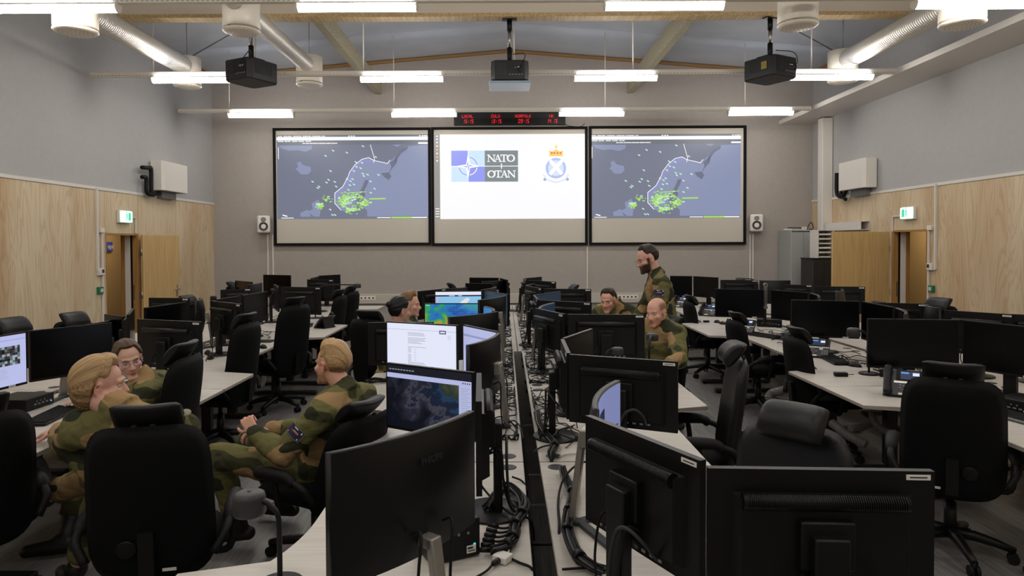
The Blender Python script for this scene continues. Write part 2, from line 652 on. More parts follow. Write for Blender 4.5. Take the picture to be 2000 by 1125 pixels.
def text_mesh(body, size, name, m, parent, loc, rot, align='CENTER', ext=.0006, bold=0):
    cu = bpy.data.curves.new(name, 'FONT')
    cu.body = body
    cu.size = size
    cu.extrude = ext
    cu.offset = bold
    cu.align_x = align
    cu.align_y = 'CENTER'
    cu.resolution_u = 2
    o = bpy.data.objects.new(name, cu)
    COL.objects.link(o)
    dg = bpy.context.evaluated_depsgraph_get()
    me = bpy.data.meshes.new_from_object(o.evaluated_get(dg))
    bpy.data.objects.remove(o)
    me.materials.clear()
    me.materials.append(m)
    p = link(name, me, parent, loc)
    p.rotation_euler = rot
    return p


# ------------------------------------------------------------------ three projection screens
M_SCR = mat('screen fabric', (196, 190, 180), .9, spec=.1)
M_FRAME = mat('black velvet frame', (15, 15, 16), .8, spec=.2)
PH = YB - .06


def screen(name_side, x0, y0, x1, y1, label):
    a, c = at(x0, y1, PH), at(x1, y0, PH)
    cx, cz = (a.x + c.x) / 2, (a.z + c.z) / 2
    w, h = c.x - a.x, c.z - a.z
    t = thing('projection_screen', label, 'projection screen', (cx, YB, cz), group='wall of projection screens')
    f = .052
    b = MB()
    b.box((0, -.035, h / 2 - f / 2), (w, .07, f)).box((0, -.035, -h / 2 + f / 2), (w, .07, f))
    b.box((-w / 2 + f / 2, -.035, 0), (f, .07, h - 2 * f)).box((w / 2 - f / 2, -.035, 0), (f, .07, h - 2 * f))
    b.build('frame', M_FRAME, t)
    MB().box((0, -.02, 0), (w - 2 * f, .03, h - 2 * f)).build('fabric', M_SCR, t)
    return t


def img_matrix(x0, y0, x1, y1, sx0, sy0, sx1, sy1, t):
    """maps crop coordinates (sx, sy) of the photographed picture onto the screen's plane, in the thing's frame"""
    A, B = at(x0, y1, PH), at(x1, y0, PH)
    dx, dz = (B.x - A.x) / (sx1 - sx0), (A.z - B.z) / (sy1 - sy0)
    L = t.location

    def P(p, lay=0):
        return V((A.x + (p[0] - sx0) * dx - L.x, -.036 - lay * .0006, B.z + (p[1] - sy0) * dz - L.z))
    return P


def stroke(b, P, pts, w, lay):
    for a, c in zip(pts, pts[1:]):
        a, c = V((a[0], a[1])), V((c[0], c[1]))
        d = (c - a)
        if d.length < 1e-6:
            continue
        d.normalize()
        n = V((-d.y, d.x)) * w / 2
        e = d * w * .3
        b.poly([P(q, lay) for q in (a - e + n, c + e + n, c + e - n, a - e - n)])


def blob(b, P, cx, cy, rx, ry, lay, n=16, a0=0, a1=2 * math.pi):
    b.poly([P((cx + rx * math.cos(a0 + (a1 - a0) * k / n), cy + ry * math.sin(a0 + (a1 - a0) * k / n)), lay) for k in range(n)])


I_SEA, I_LAND, I_LAV = lit('map sea', (114, 119, 138)), lit('map land', (136, 145, 176)), lit('map highlight', (142, 142, 194))
I_WHITE, I_BAR, I_GREEN, I_PALEG = lit('bright white image', (255, 255, 255)), lit('grey menu bar', (108, 113, 124)), lit('green marks', (170, 226, 96)), lit('pale green marks', (196, 236, 214))
I_DSEA = lit('map inland sea', (106, 111, 132))


def map_screen(t, dx, dy, seed):
    P0 = img_matrix(541.3 + dx, 262 + dy, 835.2 + dx, 428 + dy, 80, 233, 1182, 855, t)
    P = P0
    b = MB().use(I_SEA)
    b.poly([P((80, 233)), P((80, 855)), P((1182, 855)), P((1182, 233))])
    b.use(I_BAR).poly([P((80, 233), 1), P((80, 306), 1), P((1182, 306), 1), P((1182, 233), 1)])
    b.use(I_WHITE).poly([P((80, 249), 2), P((80, 274), 2), P((1182, 274), 2), P((1182, 249), 2)])
    land = [(505, 655), (560, 615), (600, 545), (605, 515), (655, 450), (700, 415), (750, 403), (800, 430), (850, 440), (885, 448), (905, 430), (940, 400), (960, 380),
            (985, 340), (1040, 318), (1182, 310), (1182, 838), (735, 838), (735, 795), (700, 760), (760, 740), (690, 690), (700, 640), (745, 570), (720, 570), (690, 640),
            (650, 700), (655, 770), (600, 810), (545, 790), (500, 745), (497, 690)]
    b.use(I_LAND).poly([P(p, 1) for p in land])
    for pl in ([(95, 312), (340, 312), (335, 340), (290, 358), (230, 345), (170, 350), (120, 335)],
               [(215, 485), (235, 470), (225, 440), (250, 428), (270, 455), (325, 470), (330, 500), (305, 525), (255, 525), (235, 500)],
               [(920, 308), (990, 308), (960, 325)], [(330, 740), (380, 710), (400, 760), (388, 838), (350, 838), (300, 800), (340, 780)],
               [(245, 810), (300, 785), (325, 838), (250, 838)]):
        b.poly([P(p, 1) for p in pl])
    b.use(I_DSEA).poly([P(p, 2) for p in [(840, 518), (900, 512), (915, 470), (905, 440), (925, 425), (950, 400), (965, 385), (950, 450), (915, 490), (900, 520), (915, 540), (895, 570), (860, 545)]])
    b.poly([P(p, 2) for p in [(722, 570), (750, 568), (735, 610), (718, 640), (722, 690), (700, 695), (690, 650), (712, 620)]])
    b.poly([P(p, 2) for p in [(1040, 320), (1030, 345), (990, 370), (960, 410), (955, 440), (940, 440), (945, 400), (985, 340)]])
    b.use(I_LAV).poly([P(p, 2) for p in [(510, 655), (565, 612), (605, 540), (650, 458), (705, 418), (750, 408), (790, 428), (700, 450), (650, 500), (620, 560), (560, 640), (520, 700)]])
    b.use(I_WHITE)
    stroke(b, P, [(545, 790), (500, 740), (500, 665), (560, 615), (600, 540), (608, 512), (650, 455), (700, 415), (750, 403), (790, 425), (860, 440), (885, 448), (905, 423)], 4.5, 3)
    stroke(b, P, [(763, 308), (793, 415), (785, 440)], 4, 3)
    q = random.Random(seed)
    for k in range(34):
        x = 90 + k * 10 + q.random() * 4
        if k % 7 != 3:
            stroke(b, P, [(x, 243), (x + 7, 243)], 5, 3)
        if k < 24 and k % 5 != 4:
            stroke(b, P, [(x, 281), (x + 7, 281)], 6, 3)
        if 4 < k < 30:
            stroke(b, P, [(x + 130, 296), (x + 136, 296)], 6, 3)
    for x in (603, 622, 640, 1120, 1140, 1155, 1168):
        stroke(b, P, [(x, 243), (x + 9, 243)], 6, 3)
    for x in range(110, 200, 9):
        stroke(b, P, [(x, 847), (x + 6, 847)], 5, 3)
    stroke(b, P, [(810, 847), (905, 847)], 6, 3)
    stroke(b, P, [(1115, 297), (1178, 297)], 12, 3)
    for k in range(8):
        stroke(b, P, [(92, 325 + k * 11), (92, 332 + k * 11)], 5, 3)
    stroke(b, P, [(120, 826), (150, 834)], 8, 3)
    for x in range(1060, 1172, 13):
        stroke(b, P, [(x, 847), (x + 8, 847)], 8, 3)
    b.use(I_GREEN)
    stroke(b, P, [(915, 847), (972, 847)], 11, 3)
    for x in range(980, 1056, 18):
        stroke(b, P, [(x, 847), (x + 12, 847)], 11, 3)
    stroke(b, P, [(585, 664), (728, 655)], 5, 4)
    stroke(b, P, [(755, 708), (868, 706)], 10, 4)
    cl = [(575, 710, 60, 45, 80), (385, 755, 40, 28, 40), (620, 785, 55, 28, 45), (705, 740, 45, 30, 50), (440, 710, 60, 40, 14), (640, 680, 70, 40, 30), (560, 750, 50, 50, 25)]
    for cx, cy, sx, sy, n in cl:
        for k in range(n):
            x, y = cx + q.gauss(0, .45) * sx, cy + q.gauss(0, .45) * sy
            if not 90 < y < 835:
                continue
            w = 5 + q.random() * 12
            b.use(I_GREEN if q.random() < .72 else I_PALEG)
            stroke(b, P, [(x, y), (x + w, y + q.uniform(-5, 5))], 4 + q.random() * 6, 4 + (k % 3))
    b.use(I_PALEG)
    for x, y in ((660, 470), (700, 440), (690, 480), (640, 500), (615, 575), (610, 605), (630, 560), (640, 600), (375, 625), (385, 615), (500, 580), (510, 615), (440, 585), (338, 578), (455, 565), (490, 350), (590, 365), (470, 500), (435, 388), (708, 318), (705, 520), (712, 538), (740, 528), (820, 530), (760, 578), (790, 632), (762, 662), (655, 435), (800, 398), (465, 785), (480, 825), (500, 825), (600, 640), (590, 560)):
        stroke(b, P, [(x - 5, y - 3), (x + 7, y + 4)], 8, 4)
    b.build('projected_image', None, t, recalc=False)


t = screen('left', 535.2, 248.8, 840.6, 480, 'left of the three black-framed projection screens, showing a grey-blue map with green marks')
map_screen(t, 0, 0, 3)
t = screen('right', 1151, 244.8, 1458, 478.7, 'right of the three black-framed projection screens, showing a grey-blue map, above the standing man')
map_screen(t, 612.5, -1.5, 3)
t = screen('middle', 843.5, 247, 1147.5, 480, 'middle projection screen showing a white page with two emblems, below the red clock')
P = img_matrix(848, 261, 1142.5, 428, 68, 230, 1172, 855, t)
b = MB().use(lit('grey task bar', (150, 146, 142)))
b.poly([P((68, 230)), P((68, 855)), P((112, 855)), P((112, 230))])
b.use(lit('white page', (250, 250, 254))).poly([P((112, 230)), P((112, 855)), P((1172, 855)), P((1172, 230))])
B1, B2, B3 = lit('emblem blue', (146, 154, 240)), lit('emblem pale blue', (206, 230, 250)), lit('emblem grey', (128, 137, 140))
for m_, x0, y0, x1, y1 in ((B1, 195, 350, 318, 465), (B2, 318, 350, 440, 465), (B2, 195, 465, 318, 580), (B1, 318, 465, 440, 580), (B3, 440, 350, 683, 580)):
    b.use(m_).poly([P((x0, y0), 1), P((x0, y1), 1), P((x1, y1), 1), P((x1, y0), 1)])
b.use(I_WHITE)
stroke(b, P, [(195, 465), (683, 465)], 5, 2)
stroke(b, P, [(562, 448), (562, 482)], 7, 2)
stroke(b, P, [(318, 350), (318, 580)], 4, 2)
for k in range(4):
    a0 = k * math.pi / 2
    ring = [(318 + 66 * math.cos(a0 + .2 + j * .13), 465 + 66 * math.sin(a0 + .2 + j * .13)) for j in range(10)]
    stroke(b, P, ring, 6, 2)
    d = V((math.cos(a0), math.sin(a0)))
    n = V((-d.y, d.x))
    c0 = V((318, 465))
    b.use(I_WHITE).poly([P(q, 3) for q in (c0, c0 + (d + n) * 14, c0 + d * 100, )])
    b.poly([P(q, 3) for q in (c0, c0 + d * 100, c0 + (d - n) * 14)])
    b.use(B1).poly([P(q, 4) for q in (c0, c0 + (d - n) * 9, c0 + d * 44)])
# serif capitals of the two words
b.use(I_WHITE)


def serif(x, y, w):
    stroke(b, P, [(x - w / 2, y), (x + w / 2, y)], 5, 2)


def cap(ch, x, y0, y1, w):
    if ch == 'N':
        stroke(b, P, [(x + 6, y0), (x + 6, y1)], 5, 2); stroke(b, P, [(x + w - 6, y0), (x + w - 6, y1)], 5, 2)
        stroke(b, P, [(x + 5, y0), (x + w - 5, y1)], 10, 3)
        serif(x + 4, y0, 16); serif(x + 6, y1, 18); serif(x + w - 6, y0, 18)
    elif ch == 'A':
        stroke(b, P, [(x + 7, y1), (x + w / 2, y0)], 5, 2); stroke(b, P, [(x + w / 2, y0), (x + w - 7, y1)], 10, 2)
        stroke(b, P, [(x + 14, y0 + (y1 - y0) * .66), (x + w - 14, y0 + (y1 - y0) * .66)], 4, 3)
        serif(x + 6, y1, 18); serif(x + w - 6, y1, 20)
    elif ch == 'T':
        stroke(b, P, [(x + w / 2, y0), (x + w / 2, y1)], 10, 2); stroke(b, P, [(x, y0), (x + w, y0)], 6, 3)
        stroke(b, P, [(x + 2, y0), (x + 2, y0 + 12)], 5, 3); stroke(b, P, [(x + w - 2, y0), (x + w - 2, y0 + 12)], 5, 3); serif(x + w / 2, y1, 24)
    else:
        n = 26
        for k in range(n):
            a, c = 2 * math.pi * k / n, 2 * math.pi * (k + 1) / n
            ww = 4.5 + 7 * abs(math.cos((a + c) / 2))
            stroke(b, P, [(x + w / 2 + (w / 2 - 5) * math.cos(a), (y0 + y1) / 2 + (y1 - y0) / 2 * math.sin(a)), (x + w / 2 + (w / 2 - 5) * math.cos(c), (y0 + y1) / 2 + (y1 - y0) / 2 * math.sin(c))], ww, 2 + k % 2)


for ch, x, w in (('N', 461, 54), ('A', 509, 52), ('T', 556, 48), ('O', 602, 58)):
    cap(ch, x, 383, 431, w)
for ch, x, w in (('O', 459, 58), ('T', 514, 48), ('A', 556, 52), ('N', 608, 54)):
    cap(ch, x, 500, 547, w)
# crest: crown over a blue ring with a white saltire
YEL, RED, RB, RL = lit('crest gold', (246, 204, 92)), lit('crest red', (222, 108, 84)), lit('crest blue', (176, 192, 240)), lit('crest pale', (214, 226, 246))
b.use(YEL).poly([P(q, 1) for q in ((915, 394), (1008, 394), (1014, 350), (990, 360), (962, 344), (934, 360), (910, 350))])
stroke(b, P, [(962, 310), (962, 346)], 7, 2); stroke(b, P, [(952, 326), (972, 326)], 6, 2)
b.use(RED)
for x in (930, 950, 972, 994):
    blob(b, P, x, 370, 7, 9, 2, 10)
b.use(YEL)
stroke(b, P, [(914, 388), (1010, 388)], 8, 3)
b.use(RB)
blob(b, P, 960, 482, 75, 76, 1, 36)
b.use(RL)
blob(b, P, 960, 482, 57, 58, 2, 30)
b.use(I_WHITE)
stroke(b, P, [(922, 430), (1000, 520)], 26, 3); stroke(b, P, [(1004, 428), (920, 522)], 26, 3)
blob(b, P, 960, 470, 20, 24, 4, 14)
b.use(RL)
stroke(b, P, [(870, 530), (890, 566), (960, 588), (1030, 566), (1052, 530)], 9, 1)
b.use(lit('crest dark blue', (158, 172, 210)))
blob(b, P, 878, 565, 10, 11, 2, 12); blob(b, P, 1045, 565, 10, 11, 2, 12)
# side bar icons
for k, y in enumerate((243, 266, 289, 316, 343, 370, 397, 424)):
    b.use(YEL if k in (4, 6) else I_WHITE)
    blob(b, P, 92, y, 7, 6, 1, 8)
b.use(I_WHITE)
for y in (778, 797, 815, 836):
    stroke(b, P, [(80, y), (104, y)], 6, 1)
b.use(RL)
for x in (1090, 1110, 1130, 1148):
    stroke(b, P, [(x, 252), (x + 8, 252)], 5, 1)
b.build('projected_image', None, t, recalc=False)

# ------------------------------------------------------------------ LED clock
a, c = at(886.5, 244, YB - .12), at(1104.5, 210.5, YB - .12)
t = thing('wall_clock', 'long black digital clock with red LOCAL, ZULU, NORFOLK and UK times above the middle screen', 'clock', ((a.x + c.x) / 2, YB - .12, (a.z + c.z) / 2))
w, h = c.x - a.x, c.z - a.z
MB().box((0, .06, 0), (w, .12, h), bev=.006).build('housing', M_BLACK, t)
LEDR = glow('red diodes', (255, 30, 48), 1.4)
b = MB().use(LEDR)
k_ = w / 820.0


def led_word(word, cx, cy, dot):
    n = len(word)
    x0 = cx - (n * 6 - 1) * dot / 2
    for i, ch in enumerate(word):
        for r, row in enumerate(F57[ch].split()):
            for q, bit in enumerate(row):
                if bit == '1':
                    x, y = x0 + (i * 6 + q) * dot, cy - (r - 3) * dot * 1.08
                    flatq(x, y, dot * .42, dot * .45)


def flatq(x, y, rx, ry):
    b.poly([(x - rx, -.003, y - ry), (x + rx, -.003, y - ry), (x + rx, -.003, y + ry), (x - rx, -.003, y + ry)])


def seg7(txt, cx, cy, W, H):
    x = cx - (len(txt) - 1) * W * .68
    for ch in txt:
        sl = .12

        def bar(x0, y0, x1, y1, t_=W * .13):
            d = V((x1 - x0, y1 - y0)).normalized()
            n = V((-d.y, d.x)) * t_
            p0, p1 = V((x0, y0)), V((x1, y1))
            pts = [p0 + n, p1 + n, p1 - n, p0 - n]
            b.poly([(x + q.x + q.y * sl, -.003, cy + q.y) for q in pts])
        if ch == ':':
            for yy in (-H * .2, H * .2):
                flatq(x + yy * sl - W * .1, cy + yy, W * .13, W * .13)
            x += W * .75
            continue
        if ch == ' ':
            x += W * .75
            continue
        S = SEG[ch]
        hw, hh = W / 2 * .82, H / 2
        if 'a' in S: bar(-hw, hh, hw, hh)
        if 'd' in S: bar(-hw, -hh, hw, -hh)
        if 'g' in S: bar(-hw, 0, hw, 0)
        if 'f' in S: bar(-hw, .01, -hw, hh)
        if 'e' in S: bar(-hw, -hh, -hw, -.01)
        if 'b' in S: bar(hw, .01, hw, hh)
        if 'c' in S: bar(hw, -hh, hw, -.01)
        x += W * 1.5


for wd, tm, x in (('LOCAL', '15:15', 312), ('ZULU', '13:15', 517), ('NORFOLK', '09:15', 720), ('UK', '14 15', 928)):
    xx = (x - 620) * k_
    led_word(wd, xx, (102.5 - 104) * -k_, 2.85 * k_)
    seg7(tm, xx + 4 * k_, (102.5 - 138) * k_, 12.5 * k_, 24 * k_)
b.build('display', None, t, recalc=False)
b = MB().tube(spline([at(1105, 243, YB - .1) - t.location, at(1112, 246, YB - .06) - t.location, at(1134, 247, YB - .03) - t.location, at(1142, 241, YB - .01) - t.location]), .006, 6)
b.build('cable', M_BLACK, t)

# ------------------------------------------------------------------ speakers, conduits and trunking on the screen wall
for x, y, side, wh in ((515.5, 438, 'left', 'left of the left'), (1477, 435.5, 'right', 'right of the right')):
    p = at(x, y, YB - .16)
    t = thing('wall_speaker', f'white loudspeaker on the wall {wh} projection screen', 'speaker', (p.x, p.y, p.z), R(14 if side == 'left' else -14), 'white wall speakers')
    MB().box((0, 0, 0), (.25, .2, .35), bev=.035, seg=4).build('cabinet', M_WHITE, t)
    rot = Matrix.Rotation(R(90), 3, 'X')
    MB().lathe([(.0, -.004), (.03, -.004), (.075, .012), (.088, .016), (.088, 0)], (0, -.098, -.045), 24, rot).build('woofer', M_DGREY, t)
    MB().lathe([(.0, .004), (.022, .006), (.045, .012), (.05, 0)], (0, -.098, .095), 20, rot).build('tweeter', M_GREY, t)
    MB().cyl((0, .08, -.05), (0, .155, -.05), .03, 12).build('bracket', M_GREY, t)


def conduit(pts, label, w=.02, r=None, name='wall_conduit', m=None, g='white wall conduits'):
    b = MB()
    for a, c in zip(pts, pts[1:]):
        b.bar(a, c, w)
    return tag(b.build(name, m or M_WHITE), label, 'conduit', g)


for x0, x1, lb in ((523, 523, 'left of two white conduits below the left loudspeaker'), (533, 533, 'right of two white conduits below the left loudspeaker'),
                   (1147, 1147, 'thin white conduit down the wall between the middle and right screens'),
                   (1465, 1465, 'left of two white conduits below the right loudspeaker'), (1470.5, 1470.5, 'right of two white conduits below the right loudspeaker')):
    y0 = 458 if abs(x0 - 1147) > 9 else 482
    p, q = at(x0, y0, YB - .012), at(x1, 571, YB - .012)
    conduit([(p.x, p.y, p.z), (p.x, p.y, .82)], lb, .022)
t = thing('cable_trunking', 'long white cable trunking with sockets low on the screen wall', 'trunking', (.5, YB - .035, .69))
MB().box((0, 0, 0), (8.6, .07, .2), bev=.008).build('casing', mat('grey-beige trunking', (184, 177, 168), .5), t)
for px in (715, 1225, 1330):
    x = at(px, 584, YB).x - .5
    b = MB().use(M_CREAM).box((x, -.037, .02), (.42, .008, .085), bev=.003)
    b.use(M_DGREY)
    for k in range(5):
        b.cyl((x - .16 + k * .08, -.042, .02), (x - .16 + k * .08, -.0405, .02), .019, 12)
    b.build('socket_outlet', None, t)

# ------------------------------------------------------------------ fan heaters high on the side walls
for s, xa, lb in ((1, 319, 'white wall heater with black pipes high on the left wall'), (-1, 1690, 'white wall heater with black pipe high on the right wall')):
    X = XL if s > 0 else XR
    d = .24
    y0 = 11.52 if s > 0 else 11.58
    t = thing('wall_heater', lb, 'heater', (X, y0, 2.99), group='white wall heaters')
    b = MB().prism([(s * .02, 0), (s * .2, 0), (s * d, .05), (s * d, .86), (s * .2, .9), (s * .02, .9)], -.25, .25, bev=.006)
    b.build('casing', M_WHITE, t)
    b = MB()
    for k in range(8):
        b.box((s * (.05 + k * .02), .45, -.2505), (.006, .74, .003))
    b.build('outlet_grille', M_GREY, t)
    MB().box((s * .06, .45, -.31), (.1, .5, .12), bev=.004).build('mounting_bracket', M_GREY, t)
    b = MB()
    if s > 0:
        for pts in ([(277, 327), (290, 328), (295, 331), (295.5, 372), (298, 378), (312, 378)], [(277, 346), (283, 346), (286, 349), (286, 372), (290, 379), (300, 381)]):
            b.tube(spline([onx(px, py, XL + .1) - t.location for px, py in pts], 4), .033, 10)
    else:
        b.tube(spline([onx(px, py, XR - .12) - t.location for px, py in [(1654, 362), (1652, 374), (1645, 384), (1637, 382), (1634, 372), (1634, 338)]], 4), .035, 10)
        b.tube(spline([onx(px, py, XR - .12) - t.location for px, py in [(1645, 362), (1643, 380), (1652, 390)]], 4), .03, 10)
    b.build('black_pipe', M_BLACKM, t)

# ------------------------------------------------------------------ doors, corridor behind each, exit signs and wall fittings
M_CORR = mat('corridor panel', (160, 132, 90), .6)
for n, s in ((1, 1), (2, -1)):
    X = XL if s > 0 else XR
    t = bpy.data.objects.new(f'door_{n}', None)
    COL.objects.link(t)
    t.location = (X, DY0, 0)
    struct(t)
    L = DY1 - DY0
    b = MB().use(M_OAKD)
    b.box((-s * .05, .012, DH / 2), (.13, .022, DH)).box((-s * .05, L / 2, DH - .015), (.13, L - .05, .028))
    for d0, d1, m_ in ((-.02, .06, M_OAKD), (.06, .095, M_BLACKM), (.095, .185, M_WHITE), (.185, .25, M_OAKD)):
        b.use(m_).box((-s * (d0 + d1) / 2, L - .025, DH / 2), (d1 - d0, .05, DH))
    b.build('frame', None, t)
    lf = bpy.data.objects.new('leaf', None); COL.objects.link(lf); lf.parent = t
    lf.location = (s * .075, L - .02, 0)
    # leaf swings into the room on the far jamb
    lf.rotation_euler = (0, 0, R(-9) if s > 0 else R(98))
    lw = .93 if s > 0 else 1.0
    MB().box((0, lw / 2, 1.0), (.045, lw, 1.96), bev=.004).build('panel', M_OAK, lf)
    hy = lw - .07
    sd = s if s > 0 else 1
    MB().use(M_STEEL).box((.027 * sd, hy, 1.02), (.008, .035, .2), bev=.003).cyl((.03 * sd, hy, 1.04), (.075 * sd, hy, 1.04), .01, 10).cyl((.07 * sd, hy, 1.04), (.07 * sd, hy - .12, 1.04), .009, 10).build('handle', None, lf)
    b = MB()
    for z in (.3, 1.0, 1.7):
        b.cyl((0, -.01, z - .05), (0, -.01, z + .05), .012, 10)
    b.build('hinge', M_STEEL, lf)
    MB().box((-s * .04, L - .052, 1.05), (.02, .006, .24)).build('lock_plate', M_STEEL, t)
    # corridor
    Xc = X - s * 1.5
    y0, y1 = 10.0, 15.0
    b = MB()
    b.box((Xc - s * .03, (y0 + y1) / 2, 1.25), (.06, y1 - y0, 2.5))
    b.box(((X - s * .12 + Xc) / 2, y1, 1.25), (1.5, .06, 2.5)).box(((X - s * .12 + Xc) / 2, y0 - .03, 1.25), (1.5, .06, 2.5))
    struct(b.build(f'wall_corridor_{n}' if False else ('wall_beyond_left' if s > 0 else 'wall_beyond_right'), M_CORR))
    b = MB().box(((X + Xc) / 2 - s * .06, (y0 + y1) / 2, 2.53), (1.5, y1 - y0, .06))
    struct(b.build('ceiling_corridor', M_WHITE))
    b = MB().box(((X + Xc) / 2 - s * .1, (y0 + y1) / 2, -.05), (1.3, y1 - y0, .1))
    struct(b.build('floor_corridor', M_FLOOR))
    tag(MB().use(glow('corridor fill lamp', (255, 236, 205), 14)).box(((X + Xc) / 2 - s * .06, 12.3, 2.49), (.5, .9, .02)).build('corridor_fill_lamp', None), f'unseen lamp added to light the corridor beyond the {"left" if s > 0 else "right"} doorway', 'ceiling light')  # out of sight, added only to brighten the corridor behind the doorway
    # exit sign
    e = thing('exit_sign', f'lit green emergency exit sign above the {"left" if s > 0 else "right"} doorway', 'exit sign', (X, 10.66 if s > 0 else 10.62, 2.26), group='lit exit signs')
    MB().box((s * .04, 0, 0), (.05, .34, .2), bev=.008).build('casing', M_WHITE, e)
    MB().use(glow('lit exit panel', (196, 255, 240), 2.2)).box((s * .078, 0, 0), (.028, .3, .17), bev=.008).build('lit_panel', None, e)
    b = MB().use(glow('exit pictogram', (70, 200, 150), 1.2))
    x = s * .0935

    def q4(y0_, z0_, y1_, z1_):
        b.poly([(x, y0_, z0_), (x, y1_, z0_), (x, y1_, z1_), (x, y0_, z1_)])
    q4(.03, -.06, .1, .06)
    for k in range(1):
        b.poly([(x, -.02, .01), (x, .0, .015), (x, -.04, -.06), (x, -.055, -.055)])
        b.poly([(x, -.02, .01), (x, .0, .015), (x, .015, -.055), (x, -.002, -.06)])
        b.poly([(x, -.03, .01), (x, .005, .01), (x, .0, .05), (x, -.03, .05)])
    b.poly([(x, -.015 + .014 * math.cos(a_ * .785), .068 + .014 * math.sin(a_ * .785)) for a_ in range(8)])
    b.build('pictogram', None, e, recalc=False)

# blue corridor sign seen through the left doorway
p = onx(210, 481.5, XL - 1.5 + .03)
t = thing('door_sign', 'blue sign with white lettering seen through the left doorway', 'sign', (XL - 1.45, p.y, p.z))
MB().box((-.02, -.15, 0), (.02, .6, .17)).build('plate', mat('blue sign', (52, 66, 150), .5), t)
text_mesh('ng ops', .13, 'lettering', M_WHITE, t, (-.006, 0, 0), (R(90), 0, R(90)))

# conduits and boxes beside the doors
for s in (1, -1):
    X = (XL + .03) if s > 0 else (XR - .03)
    sd = 'left' if s > 0 else 'right'
    P_ = (lambda px, py: onx(px, py, X))
    if s > 0:
        v = [(188, 366, 530)]; br = [(199, 452, 640)]
        top = [(248, 424), (265, 424), (266, 455)]
    else:
        v = [(1828, 358, 527)]; br = [(1814, 447, 600)]
        top = [(1784, 420), (1743, 420), (1743, 452)]
    for px, y0, y1 in v:
        a, c = P_(px, y0), P_(px, y1)
        conduit([a, (a.x, a.y, c.z)], f'tall white conduit down the {sd} plywood wall beside the doorway', .03)
    for px, y0, y1 in br:
        a = P_(px, y0); c = P_(px, y1)
        conduit([a, (a.x, a.y, max(c.z, .3))], f'white conduit along the near jamb of the {sd} doorway', .025)
    q = [P_(*k) for k in top]
    q[1].z = q[0].z
    q[2].y = q[1].y
    conduit(q, f'short white conduit from the exit sign to the {sd} door frame', .02)
    p = P_(196, 531) if s > 0 else P_(1818, 521)
    t = thing('door_control_box', f'small white control box on the wall by the {sd} doorway', 'control box', (X, p.y, p.z), group='door control boxes')
    MB().box((0, 0, 0), (.06, .13, .1), bev=.006).build('casing', M_WHITE, t)
    MB().box((s * .032, .02, .01), (.006, .05, .05)).build('keypad', M_DGREY, t)
    p = P_(195, 567) if s > 0 else P_(1820, 564)
    t = thing('break_glass_unit', f'green door release box on the wall by the {sd} doorway', 'release box', (X, p.y, p.z), group='green door release boxes')
    MB().box((0, 0, 0), (.06, .1, .1), bev=.006).build('casing', mat('signal green', (22, 112, 76), .45), t)
    MB().box((s * .032, .0, .0), (.004, .055, .05)).build('glass', M_WHITE, t)
    p = P_(198, 450) if s > 0 else P_(1817, 445)
    t = tag(MB().box((p.x, p.y, p.z), (.05, .1, .07), bev=.005).build('junction_box', M_CREAM), f'cream junction box at the top corner of the {sd} door frame', 'junction box', 'cream junction boxes')

# ------------------------------------------------------------------ cabinets in the far right corner
M_CAB = mat('grey steel cabinet', (158, 160, 158), .5)
t = thing('metal_cabinet', 'tall grey steel two-door cabinet in the far right corner', 'cabinet', (5.86, 13.68, 0))
MB().box((0, 0, 1.025), (.48, .6, 2.05), bev=.006).build('body', M_CAB, t)
for s in (-1, 1):
    d = MB().box((s * .119, -.308, 1.03), (.232, .014, 1.96), bev=.003).build('door', M_CAB, t)
    MB().box((s * .03, -.32, 1.05), (.02, .014, .11), bev=.004).build('handle', M_BLACK, d)
MB().box((0, -.304, 2.02), (.46, .01, .03)).build('top_rail', M_DGREY, t)
p = on(1598, 508, 1.52)
t = thing('low_cabinet', 'dark low cabinet standing in front of the grey steel cabinet', 'cabinet', (5.86, 12.75, 0))
MB().box((0, 0, .75), (.42, .5, 1.5), bev=.006).build('body', mat('dark cabinet', (34, 33, 34), .5), t)
for s in (-1, 1):
    d = MB().box((s * .104, -.256, .76), (.2, .012, 1.4), bev=.003).build('door', mat('dark cabinet', (34, 33, 34)), t)
    MB().box((s * .025, -.266, .95), (.012, .01, .1)).build('handle', M_STEEL, d)
MB().box((0, 0, 1.51), (.44, .52, .02), bev=.004).build('top', M_BLACK, t)
t = thing('paper_sorter', 'white paper sorter with shelves on top of the dark low cabinet', 'paper sorter', (5.93, 12.75, 1.521))
b = MB().box((-.14, 0, .26), (.012, .34, .52)).box((.14, 0, .26), (.012, .34, .52)).box((0, .165, .26), (.268, .01, .52))
for k in range(7):
    b.box((0, 0, .01 + k * .083), (.268, .32, .008))
b.build('case', M_WHITE, t)
b = MB()
for k in range(6):
    b.box((-.01, -.01, .024 + k * .083), (.22, .29, .014 + .006 * (k % 3)))
b.build('paper_stack', M_PAPER, t)
for k, (x, y, z, w, d, h, r, lb, nm, m_) in enumerate(((5.76, 13.6, 2.052, .3, .21, .03, .2, 'thin pile of papers on top of the grey steel cabinet', 'paper_pile', M_PAPER), (5.78, 13.6, 2.083, .24, .18, .03, -.3, 'dark ring binder lying on the papers on the grey steel cabinet', 'ring_binder', M_DGREY), (6.02, 13.82, 2.052, .14, .2, .07, 0, 'small white carton on the right end of the grey steel cabinet', 'carton', M_CREAM))):
    b = MB().box((x, y, z + h / 2), (w, d, h), r, bev=.003)
    if nm == 'paper_pile':
        b.box((x + .02, y, z + h - .004), (w, d, .006), r + .15)
    tag(b.build(nm, m_), lb, nm.replace('_', ' '))
